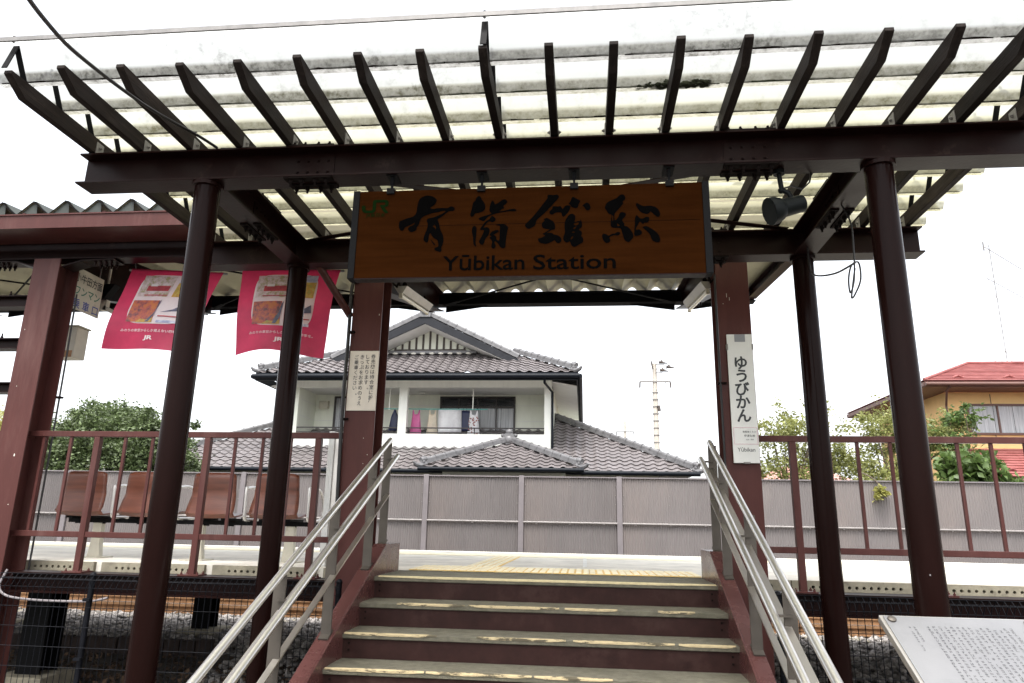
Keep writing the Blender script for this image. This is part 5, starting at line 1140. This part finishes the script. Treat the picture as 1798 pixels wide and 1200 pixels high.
window(h, -4.14, -1.95, 3.64, 5.11, BY, 4, 4.80)
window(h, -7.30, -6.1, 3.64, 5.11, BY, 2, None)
mb = MB(); mb.prism([(BY-.002,4.75),(BY-.002,4.98),(BY-.16,4.95),(BY-.16,4.72)], 'x', -7.72, -7.46); mb.build('vent_hood', M['cream_steel'], h, bevel=.01)
mb = MB(); mb.tube([(-4.6,19.6,5.165),(-4.6,19.6,5.13)], .09, 12); mb.build('ceiling_lamp', M['soffit'], h, 40)
# upper roof
EX0, EX1, EY, EZ = -8.76, -.15, 17.82, 5.36
TOPR = 2.75; sl5 = math.hypot(1, .5)
tile_plane('tile_roof', (EX0,EY,EZ), (1,0,0), (0,1,.5), EX1-EX0, TOPR*sl5, [(0,0),(EX1-EX0,0),(EX1-EX0-TOPR,TOPR*sl5),(TOPR,TOPR*sl5)], h)
for sx, o_, e_, u_ in ((1,(EX1,EY,EZ),(0,1,0),(-1,0,.5)),(-1,(EX0,EY+10,EZ),(0,-1,0),(1,0,.5))):
    tile_plane('tile_roof', o_, e_, u_, 10, TOPR*sl5, [(0,0),(10,0),(10-TOPR*.0 if sx>0 else 10-TOPR,TOPR*sl5),(TOPR if sx>0 else 0,TOPR*sl5)], h)
ridge_cap((EX1-.14,EY+.14,EZ+.12),(EX1-1.85,EY+1.85,EZ+.975), h, .065, .10, True, 'hip_ridge')
ridge_cap((EX0+.14,EY+.14,EZ+.12),(EX0+1.85,EY+1.85,EZ+.975), h, .065, .10, True, 'hip_ridge')
# gable
GX, GY, GZ, GS = -4.475, 19.0, 7.27, .49
gl = 2.70
for s in (-1, 1):
    e = Vector((GX+s*gl, GY, GZ-gl*GS))
    ww = 7.5; LL = gl*math.hypot(1, GS)
    if s > 0: tile_plane('tile_roof', e, (0,1,0), (-1,0,GS), ww, LL, [(0,0),(ww,0),(ww,LL),(0,LL)], h)
    else: tile_plane('tile_roof', e+Vector((0,ww,0)), (0,-1,0), (1,0,GS), ww, LL, [(0,0),(ww,0),(ww,LL),(0,LL)], h)
    a, b = Vector((GX+s*.0, GY-.03, GZ-.02)), Vector((GX+s*(gl+.15), GY-.03, GZ-.02-(gl+.15)*GS))
    n_ = Vector((s*GS,0,1)).normalized()
    mb = MB(); pr_ = [(a.x,a.z+.03),(b.x,b.z+.03),(b.x-s*.02,b.z-.14),(a.x,a.z-.22)]
    if s < 0: pr_ = pr_[::-1]
    mb.prism(pr_, 'y', GY-.07, GY-.01); mb.build('bargeboard', M['barge'], h)
    mb = MB(); pr_ = [(a.x,a.z-.20),(b.x-s*.05,b.z-.125),(b.x-s*.09,b.z-.125),(a.x,a.z-.228)]
    if s < 0: pr_ = pr_[::-1]
    mb.prism(pr_, 'y', GY-.005, GY+.75); mb.build('verge_soffit', M['soffit'], h)
    ridge_cap(Vector((GX+s*.1, GY+.04, GZ-.05*GS+.03)), Vector((GX+s*(gl-.05), GY+.04, GZ-(gl-.05)*GS+.05)), h, .065, .09, False, 'verge_tiles')
mb = MB(); mb.prism([(GX-2.45,GZ-1.45),(GX+2.45,GZ-1.45),(GX,GZ-.22)], 'y', GY+.76, GY+.82); mb.build('gable_wall', M['siding'], h)
for i in range(-5, 6):
    x = GX+i*.205; top = GZ-.245-abs(i)*.205*GS; mb = MB(); mb.box(x-.028,x+.028,GY+.73,GY+.759,GZ-.80,top); mb.build('timber_strip', M['brown_strip'], h)
mb = MB(); mb.box(GX-1.06,GX+1.06,GY+.725,GY+.759,GZ-.86,GZ-.80); mb.build('timber_sill', M['brown_strip'], h)
mb = MB(); mb.box(GX-1.4,GX+1.4,GY+.58,GY+.755,GZ-.96,GZ-.88); mb.build('flashing_ridge', M['ridge'], h)
mb = MB()
for i in range(10): x = GX-1.35+i*.27; mb.ball((x+.1,GY+.57,GZ-.965),.045,(1.9,.8,.7),8,4)
mb.build('mortar', M['plaster'], h, 60)
ridge_cap((GX,GY-.02,GZ+.02),(GX,GY+7.4,GZ+.02), h, .11, .26, False, 'main_ridge')
mb = MB(); mb.box(GX-.16,GX+.16,GY-.10,GY-.0,GZ-.05,GZ+.34); mb.ball((GX,GY-.10,GZ+.14),.13,(1,.5,1)); mb.ball((GX,GY-.05,GZ+.42),.12); mb.build('ridge_ornament', M['ridge'], h, 40)
# eaves, gutter, soffit, downpipe
mb = MB(); mb.tube([(EX0-.05,EY-.07,EZ-.10),(EX1+.05,EY-.07,EZ-.10)], .062, 12); mb.box(EX0,EX1,EY-.01,EY+.03,EZ-.20,EZ-.0); mb.build('gutter', M['gutter'], h, 40)
mb = MB(); mb.tube([(EX1+.06,EY-.05,EZ-.10),(EX1+.06,EY+9,EZ-.10)], .06, 12); mb.box(EX1-.03,EX1,EY+.04,EY+9,EZ-.20,EZ); mb.build('gutter', M['gutter'], h, 40)
mb = MB(); mb.tube([(EX0-.06,EY-.05,EZ-.10),(EX0-.06,EY+9,EZ-.10)], .06, 12); mb.box(EX0,EX0+.03,EY+.04,EY+9,EZ-.20,EZ); mb.build('gutter', M['gutter'], h, 40)
mb = MB(); mb.prism([(EY+.03,EZ-.19),(EY+.03,EZ-.17),(UY,EZ-.0),(UY,EZ-.02)], 'x', EX0+.03, EX1-.03); mb.prism([(EX1-.03,EZ-.19),(EX1-.03,EZ-.17),(UX1,EZ-.05),(UX1,EZ-.07)], 'y', EY+.9, EY+9); mb.prism([(EX0+.03,EZ-.19),(EX0+.03,EZ-.17),(UX0,EZ-.05),(UX0,EZ-.07)], 'y', EY+.9, EY+9); mb.build('eave_soffit', M['soffit'], h)
mb = MB(); mb.tube([(-1.0,EY-.02,EZ-.12),(-1.0,EY+.05,EZ-.26),(-.835,UY-.05,5.0),(-.835,UY-.05,3.45)], .035, 8); mb.build('downpipe', M['gutter'], h, 40)
mb = MB(); mb.box(UX0,UX1,UY-.10,UY-.022,3.36,3.47); mb.build('wall_flashing', M['ridge'], h)
# laundry on the balcony
lp = thing('laundry_pole', 'teal laundry pole hung across the balcony', 'pole', (-3.6,18.95,4.46))
mb = MB(); mb.tube([(-5.6,19.05,4.60),(-2.62,19.05,4.59)], .014, 8); mb.build('pole', M['pole_teal'], lp)
mb = MB(); mb.box(-3.05,-3.02,19.04,19.06,4.575,5.16); mb.box(-5.4,-5.37,19.04,19.06,4.575,5.16); mb.build('hanging_bracket', M['white_wall'], lp)
def garment(name, label, outline, m, x, zt, sc=1, y=19.05):
    """cloth cut to its outline, with soft folds"""
    bm = bmesh.new(); vs = [bm.verts.new((x+u*sc, y, zt-v*sc)) for u, v in outline]; bm.faces.new(vs)
    for i in range(5): bmesh.ops.bisect_plane(bm, geom=bm.verts[:]+bm.edges[:]+bm.faces[:], plane_co=(x+(i-2)*.08,0,0), plane_no=(1,0,0))
    for i in range(8): bmesh.ops.bisect_plane(bm, geom=bm.verts[:]+bm.edges[:]+bm.faces[:], plane_co=(0,0,zt-i*.1), plane_no=(0,0,1))
    ph = random.uniform(0,6)
    for v in bm.verts: v.co.y += .03*math.sin((v.co.x-x)*18+ph)*min(1,(zt-v.co.z)*2)
    bm.verts.index_update(); mb = MB(); mb.add([v.co.copy() for v in bm.verts], [tuple(q.index for q in f.verts) for f in bm.faces]); bm.free()
    o = mb.build(name, m, None, 60, loc=(x,y,zt)); tag(o, label, 'laundry', 'washing on the balcony pole')
    md = o.modifiers.new('thick','SOLIDIFY'); md.thickness = .006; return o
tank = [(-.12,.0),(-.09,.0),(-.05,.14),(.05,.14),(.09,0),(.12,0),(.13,.2),(.20,.85),(-.20,.85),(-.13,.2)]
garment('pink_top', 'bright pink sleeveless top hanging on the teal pole', tank, M['cloth_pink'], -4.61, 4.57, .85)
garment('cream_top', 'cream sleeveless top hanging beside the pink one', tank, M['cloth_cream'], -4.15, 4.57, .82)
garment('towel', 'large white towel folded over the teal pole', [(-.33,-.0),(.33,-.0),(.34,.66),(-.32,.68)], M['cloth_white'], -3.67, 4.61, .98)
garment('dark_shirt', 'black shirt hanging between the white towel and the patterned top', [(-.17,0),(.17,0),(.19,.62),(-.19,.62)], M['cloth_navy'], -3.25, 4.56, .9, 19.09)
garment('navy_shirt', 'small navy garment on a hanger left of the balcony column', [(-.02,0),(.02,0),(.12,.22),(.15,.55),(.05,.60),(-.16,.58),(-.15,.5),(-.10,.22)], M['cloth_navy'], -5.22, 4.58, 1.0)
pt_ = garment('patterned_top', 'white tank top with small coloured dots hanging right of the towel', tank, M['cloth_white'], -3.00, 4.57, .92)
mb = MB(); rr = random.Random(4)
for k in range(34): u, v = rr.uniform(-.14,.14), rr.uniform(.18,.75); mb.ball((-3.0+u,19.025,4.575-v), .018, (1,.25,1), 6, 4)
dots = mb.build('dots', M['red_roof'], pt_)
# ================================================================== red-roofed house
rh = thing('red_roofed_house', 'tan house with a red metal roof and a curtained sliding window', 'house', (12, 21, 0))
mb = MB(); mb.box(9.75,18,20,24.5,0,5.25); mb.build('wall', M['tan_wall'], rh)
mb = MB()
for x in (10.9,12.3,13.7): mb.box(x-.01,x+.01,19.994,19.999,3.9,5.2)
mb.build('siding_joint', M['brown_trim'], rh)
ex0, ex1, ey0, ey1, ez, rd = 8.90, 19, 19.2, 24.9, 5.42, 2.36; sr = .41
def seam_plane(a, b, c, d, parent, n, name='roof', m='red_roof'):
    """standing strips across a metal roof face a-b (eave) d-c (top)"""
    a, b, c, d = map(Vector, (a,b,c,d)); nn = (b-a).cross(d-a).normalized(); nn = nn if nn.z > 0 else -nn
    vs = []; fs = []
    for i in range(n+1):
        t = i/n; p, q = a.lerp(d,t), b.lerp(c,t); p2, q2 = (p, q) 
        vs += [p-nn*.0, q-nn*.0, p+nn*.022, q+nn*.022]
    for i in range(n):
        k = 4*i; fs += [(k+2,k+3,k+5,k+4),(k,k+1,k+3,k+2)]
    mb = MB(); mb.add(vs, fs); mb.add([a-nn*.03,b-nn*.03,c-nn*.03,d-nn*.03], [(0,3,2,1)]); return mb.build(name, M[m], parent)
seam_plane((ex0,ey0,ez),(ex1,ey0,ez),(ex1-rd,ey0+rd,ez+rd*sr),(ex0+rd,ey0+rd,ez+rd*sr), rh, 12)
seam_plane((ex0,ey1,ez),(ex0,ey0,ez),(ex0+rd,ey0+rd,ez+rd*sr),(ex0+rd,ey1-rd,ez+rd*sr), rh, 12)
seam_plane((ex1,ey1,ez),(ex0,ey1,ez),(ex0+rd,ey1-rd,ez+rd*sr),(ex1-rd,ey1-rd,ez+rd*sr), rh, 12)
mb = MB(); mb.tube([(ex0+rd,ey0+rd,ez+rd*sr+.03),(ex1-rd,ey0+rd,ez+rd*sr+.03)], .05, 8); mb.tube([(ex0,ey0,ez+.03),(ex0+rd,ey0+rd,ez+rd*sr+.03)], .04, 8); mb.build('roof_ridge', M['red_roof'], rh)
mb = MB(); mb.box(ex0,ex1,ey0-.01,ey0+.02,ez-.14,ez-.035); mb.box(ex0-.01,ex0+.02,ey0+.025,ey1,ez-.14,ez-.035); mb.box(ex0+.02,ex1,ey0+.02,20,ez-.16,ez-.14); mb.box(ex0+.02,9.75,20.0,ey1,ez-.16,ez-.14); mb.build('eaves', M['brown_trim'], rh)
mb = MB(); mb.tube([(ex0,ey0-.06,ez-.10),(ex1,ey0-.06,ez-.10)], .045, 10); mb.tube([(9.55,ey0-.05,ez-.12),(9.5,ey0+.15,ez-.24),(9.72,19.93,ez-.55),(9.72,19.93,2.0)], .03, 8); mb.build('gutter', M['brown_trim'], rh, 40)
for i in range(7):
    x = 9.9+i*1.27; mb = MB(); mb.tube([(x-.13,ey0+.30,ez+.13),(x,ey0+.28,ez+.19),(x+.13,ey0+.30,ez+.13)], .035, 8); mb.build('snow_guard', M['red_roof'], rh, 40)
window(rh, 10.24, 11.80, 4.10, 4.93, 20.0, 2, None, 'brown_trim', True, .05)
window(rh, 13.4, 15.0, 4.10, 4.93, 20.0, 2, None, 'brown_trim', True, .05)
seam_plane((9.7,18.75,2.92),(19,18.75,2.92),(19,19.99,3.74),(9.7,19.99,3.74), rh, 11, 'lower_roof')
mb = MB(); mb.box(9.7,19,18.74,18.77,2.80,2.89); mb.tube([(9.7,18.7,2.83),(19,18.7,2.83)], .04, 8); mb.build('lower_gutter', M['brown_trim'], rh, 40)
for i in range(5):
    x = 10.6+i*1.5; mb = MB(); mb.tube([(x-.12,18.98,3.08),(x,18.96,3.13),(x+.12,18.98,3.08)], .03, 8); mb.build('snow_guard', M['red_roof'], rh, 40)
mb = MB(); mb.box(9.9,18,19.4,19.98,0,2.78); mb.build('lower_wall', M['brown_trim'], rh)
# TV aerial on its roof
ta = thing('tv_aerial', 'thin television aerial mast on the red roof', 'aerial', (12.35,21.6,6.37))
m0 = Vector((12.40,21.6,6.38)); mb = MB(); mb.tube([m0, m0+Vector((0,0,3.75))], .014, 6)
for dx, dy in ((-.35,-.3),(.35,-.3),(-.3,.4),(.4,.35)): mb.tube([m0+Vector((0,0,.42)), m0+Vector((dx,dy,.0))], .006, 5)
mb.build('mast', M['galv'], ta)
def yagi(z, L0, L1, n, ang, el):
    d = Vector((math.cos(ang), math.sin(ang), .0)); c = m0+Vector((0,0,z)); e = Vector((-d.y, d.x, 0))
    mb = MB(); mb.tube([c-d*L0, c+d*L1], .009, 5)
    for k in range(n): q = c-d*L0+d*((L0+L1)*k/(n-1)); l = el*(1.25 if k == 0 else 1-.02*k); mb.tube([q-e*l, q+e*l], .004, 4)
    return mb
yagi(3.60,.45,2.6,22,.75,.14).build('antenna', M['galv'], ta); m3 = yagi(2.55,.55,2.6,9,.75,.45); m3.tube([m0+Vector((0,0,2.0)), m0+Vector((.75*math.cos(.75),.75*math.sin(.75),2.55))], .006, 5); m3.tube([m0+Vector((0,0,2.0)), m0+Vector((-.5*math.cos(.75),-.5*math.sin(.75),2.55))], .006, 5); m3.build('antenna', M['galv'], ta)
mb = MB(); c = m0+Vector((-.45*math.cos(.75),-.45*math.sin(.75),3.6)); mb.bar(c+Vector((0,0,-.14)), c+Vector((0,0,.14)), .03, .03); mb.build('reflector', M['galv'], ta)
# distant red roof between the trees
dh = thing('distant_house', 'distant house with a pale red roof seen between the trees', 'house', (10.5,31,0))
mb = MB(); mb.box(7.6,10.6,31,37,0,3.55); mb.build('wall', M['tan_wall'], dh)
seam_plane((7.0,30.4,3.45),(11.2,30.4,3.45),(10.2,33.4,4.35),(9.0,33.4,4.35), dh, 9, 'roof', 'pale_red'); seam_plane((7.0,36.4,3.45),(7.0,30.4,3.45),(9.0,33.4,4.35),(9.0,33.5,4.35), dh, 9, 'roof', 'pale_red')
# utility poles
def upole(x, y, H, r, label, big=True):
    t = thing('utility_pole', label, 'utility pole', (x,y,0), 'distant utility poles')
    mb = MB(); mb.tube([(x,y,0),(x,y,H*.5),(x,y,H)], r, 12, radii=[r*1.25,r*1.05,r*.85]); mb.build('shaft', M['pole'], t, 40)
    m2 = MB(); m2.bar((x-.98,y-.14,H-1.2),(x+.98,y-.14,H-1.2), .07, .09)
    m2.bar((x+.05,y-.14,H-1.75),(x+.75,y-.14,H-1.2), .03, .03)
    if big: m2.bar((x+.05,y-.2,H-.10),(x+.62,y-.2,H-.10), .05, .05); m2.bar((x+.05,y-.2,H-.40),(x+.78,y-.2,H-.40), .05, .05); m2.bar((x+.05,y-.2,H-.62),(x+.5,y-.2,H-.62), .05, .05)
    m2.build('crossarm', M['galv'], t)
    m3 = MB()
    for a in (-.95,.95): m3.tube([(x+a,y-.14,H-1.25),(x+a*1.02,y-.14,H-1.6)], .05, 8)
    if big:
        for a, z in ((.5,.05),(.95,-.25),(.55,-.47)): m3.tube([(x+a-.22,y-.2,H+z-.0),(x+a+.30,y-.2,H+z-.08)], .055, 8, radii=[.10,.03]); m3.tube([(x+a,y-.2,H+z),(x+a-.08,y-.2,H+z+.13)], .05, 6)
        m3.tube([(x-.12,y-.2,H-.4),(x-.22,y-.2,H+.12)], .05, 6); m3.tube([(x+.16,y-.2,H-2.75),(x+.22,y-.2,H-3.1)], .09, 8)
    m3.build('insulator', M['brown_strip'], t, 40)
    m4 = MB()
    for z in [H-1.9-.45*k for k in range(9)]: m4.tube([(x,y,z-.03),(x,y,z+.03)], r*1.18, 12); m4.bar((x-.24,y-.1,z),(x+.24,y-.1,z), .02, .02) if z > H-4.6 else None
    m4.build('band', M['galv'], t)
upole(4.52,45,11.75,.165, 'tall concrete utility pole with cross arms standing behind the tiled house')
upole(4.57,80,13.1,.15, 'small far utility pole just above the tiled roof, left of the tall pole', False)
# ================================================================== plants
def crown(c, rad, n, leaf, m, seed, name, parent, clump=.28, nclump=90, shell=.35, droop=.2, up=.3, spikes=0, zmin=None):
    r = np.random.default_rng(seed); c = np.array(c); rad = np.array(rad)
    d = r.normal(size=(nclump,3)); d /= np.linalg.norm(d,axis=1)[:,None]; d[:,2] = np.where(d[:,2] < -.45, -d[:,2]*.6, d[:,2])
    rr = (shell+(1-shell)*r.uniform(0,1,(nclump,1))**.6); cc = c+d*rr*rad*(1+.10*r.normal(size=(nclump,1)))
    w = r.dirichlet(np.full(nclump,3.0)); k = r.choice(nclump, n, p=w)
    sz = clump*r.uniform(.6,1.3,(nclump,1))
    pos = cc[k]+r.normal(size=(n,3))*sz[k]*np.array([.55,.55,.42])
    if spikes:
        for q in range(spikes):
            a = r.normal(size=3); a[2] = abs(a[2])+.4; a /= np.linalg.norm(a); t = r.uniform(.9,1.18,(28,1)); pos = np.concatenate([pos, c+a*rad*t+r.normal(size=(28,3))*.05])
    if zmin is not None: pos = pos[pos[:,2] > zmin]
    v, f = leaf_quads(len(pos), pos, leaf, r, up, droop)
    return fast_mesh(name, v, f, m, parent)
def tree(name, label, base, crowns, trunk_h, r0, m, limbs=6, seed=1, cat='tree', group=None, **kw):
    t = thing(name, label, cat, base, group); b = Vector(base); rr = random.Random(seed); mb = MB()
    top = b+Vector((rr.uniform(-.1,.1), rr.uniform(-.1,.1), trunk_h)); mid = b.lerp(top,.5)+Vector((rr.uniform(-.08,.08),0,0))
    mb.tube([b, mid, top], r0, 8, radii=[r0, r0*.8, r0*.55])
    for i in range(limbs):
        cc, rad = crowns[i % len(crowns)][:2]; a = rr.uniform(0,6.28); st_ = b.lerp(top, rr.uniform(.45,1))
        e = Vector(cc)+Vector((math.cos(a)*rad[0]*.75, math.sin(a)*rad[1]*.6, rr.uniform(-.2,.75)*rad[2])); md = st_.lerp(e,.5)+Vector((rr.uniform(-.12,.12),rr.uniform(-.1,.1),.12))
        mb.tube(spline([st_, md, e], 3), r0*.3, 6, radii=[r0*.42,r0*.40,r0*.34,r0*.28,r0*.22,r0*.16,r0*.08])
        for q in range(3):
            s2 = md.lerp(e, rr.uniform(0,.8)); e2 = s2+Vector((rr.uniform(-.5,.5)*rad[0],rr.uniform(-.4,.4)*rad[1],rr.uniform(-.1,.5)*rad[2])); mb.tube([s2, s2.lerp(e2,.5)+Vector((0,0,.04)), e2], r0*.1, 5, radii=[r0*.14,r0*.09,r0*.03])
    mb.build('trunk', M['bark'], t, 40)
    for i, (cc, rad, n, leaf) in enumerate(crowns): crown(cc, rad, n, leaf, m, seed*10+i, 'crown', t, **kw)
    return t
tree('round_shrub', 'dense dark green rounded evergreen behind the fence on the left', (-11.1,16.0,0), [((-11.1,15.75,2.65),(1.9,1.55,1.42),34000,.085),((-11.0,15.8,3.35),(1.12,1.0,.76),9000,.085),((-11.1,15.8,2.6),(1.65,1.3,1.2),12000,.12)], 2.2, .10, M['leaf_dark'], 8, 2, 'shrub', clump=.17, nclump=620, shell=.72, spikes=12, droop=-.1)
tree('yellow_green_tree', 'yellow green tree at the far left edge of the picture', (-17.2,19.5,0), [((-17.2,19.5,3.4),(1.3,1.1,1.35),4200,.11)], 2.4, .09, M['leaf_yellow'], 6, 3, clump=.25)
tree('yellow_green_shrub', 'pale yellow green shrub half hidden behind the rounded evergreen', (-15.0,18.8,0), [((-15.0,18.8,2.9),(1.15,1.0,1.2),3500,.11)], 2.0, .08, M['leaf_yellow'], 5, 4, 'shrub', clump=.25)
tree('thin_tree', 'thin airy olive green tree right of the hiragana name board', (4.75,16.6,0), [((4.7,16.6,3.55),(1.15,.9,.95),3300,.085),((4.3,16.5,2.75),(.95,.8,.6),1500,.085),((5.35,16.8,2.85),(.9,.8,.7),1500,.085)], 2.6, .07, M['leaf_light'], 9, 5, clump=.20, nclump=60, shell=.2)
tree('olive_tree', 'olive yellow tree in front of the tan wall of the red roofed house', (6.9,16.8,0), [((6.95,16.8,3.45),(.85,.8,1.05),3600,.085),((6.5,16.6,2.7),(.95,.7,.6),2000,.085),((8.05,16.9,3.5),(.8,.7,.7),2000,.085)], 2.6, .08, M['leaf_light'], 9, 6, clump=.20, nclump=70, shell=.15)
tree('tall_twig_tree', 'small bright green sapling reaching up beside the curtained window', (8.25,16.6,0), [((8.45,16.6,3.85),(.40,.4,.45),420,.12),((8.1,16.6,3.4),(.55,.5,.55),800,.09)], 3.2, .05, M['leaf_broad'], 6, 7, clump=.16, nclump=26, shell=.1)
tree('broadleaf_shrub', 'broad leaved bright green shrub rising above the fence on the right', (7.9,15.9,0), [((7.85,15.6,2.62),(.58,.6,.62),1300,.20),((8.2,15.5,2.42),(.5,.5,.35),450,.19)], 1.8, .06, M['leaf_broad'], 6, 8, 'shrub', clump=.24, nclump=60, droop=.35, up=1.0)
tree('low_hedge', 'low dark green bush just above the fence right of the hiragana board', (6.2,15.6,0), [((6.3,15.3,2.35),(1.3,.5,.36),1700,.10)], 1.5, .05, M['leaf_light'], 4, 9, 'bush', clump=.18, nclump=40)
sg = thing('hanging_sprig', 'leafy sprig hanging over the top of the grey fence', 'branch', (5.35,13.95,2.48))
mb = MB(); mb.tube(spline([(5.28,14.25,2.62),(5.34,14.0,2.52),(5.42,13.93,2.40),(5.48,13.92,2.27)], 4), .012, 6); mb.build('twig', M['bark'], sg, 40)
crown((5.47,13.90,2.20), (.15,.10,.15), 230, .085, M['leaf_yellow'], 77, 'foliage', sg, clump=.07, nclump=16, shell=.1, droop=.5)
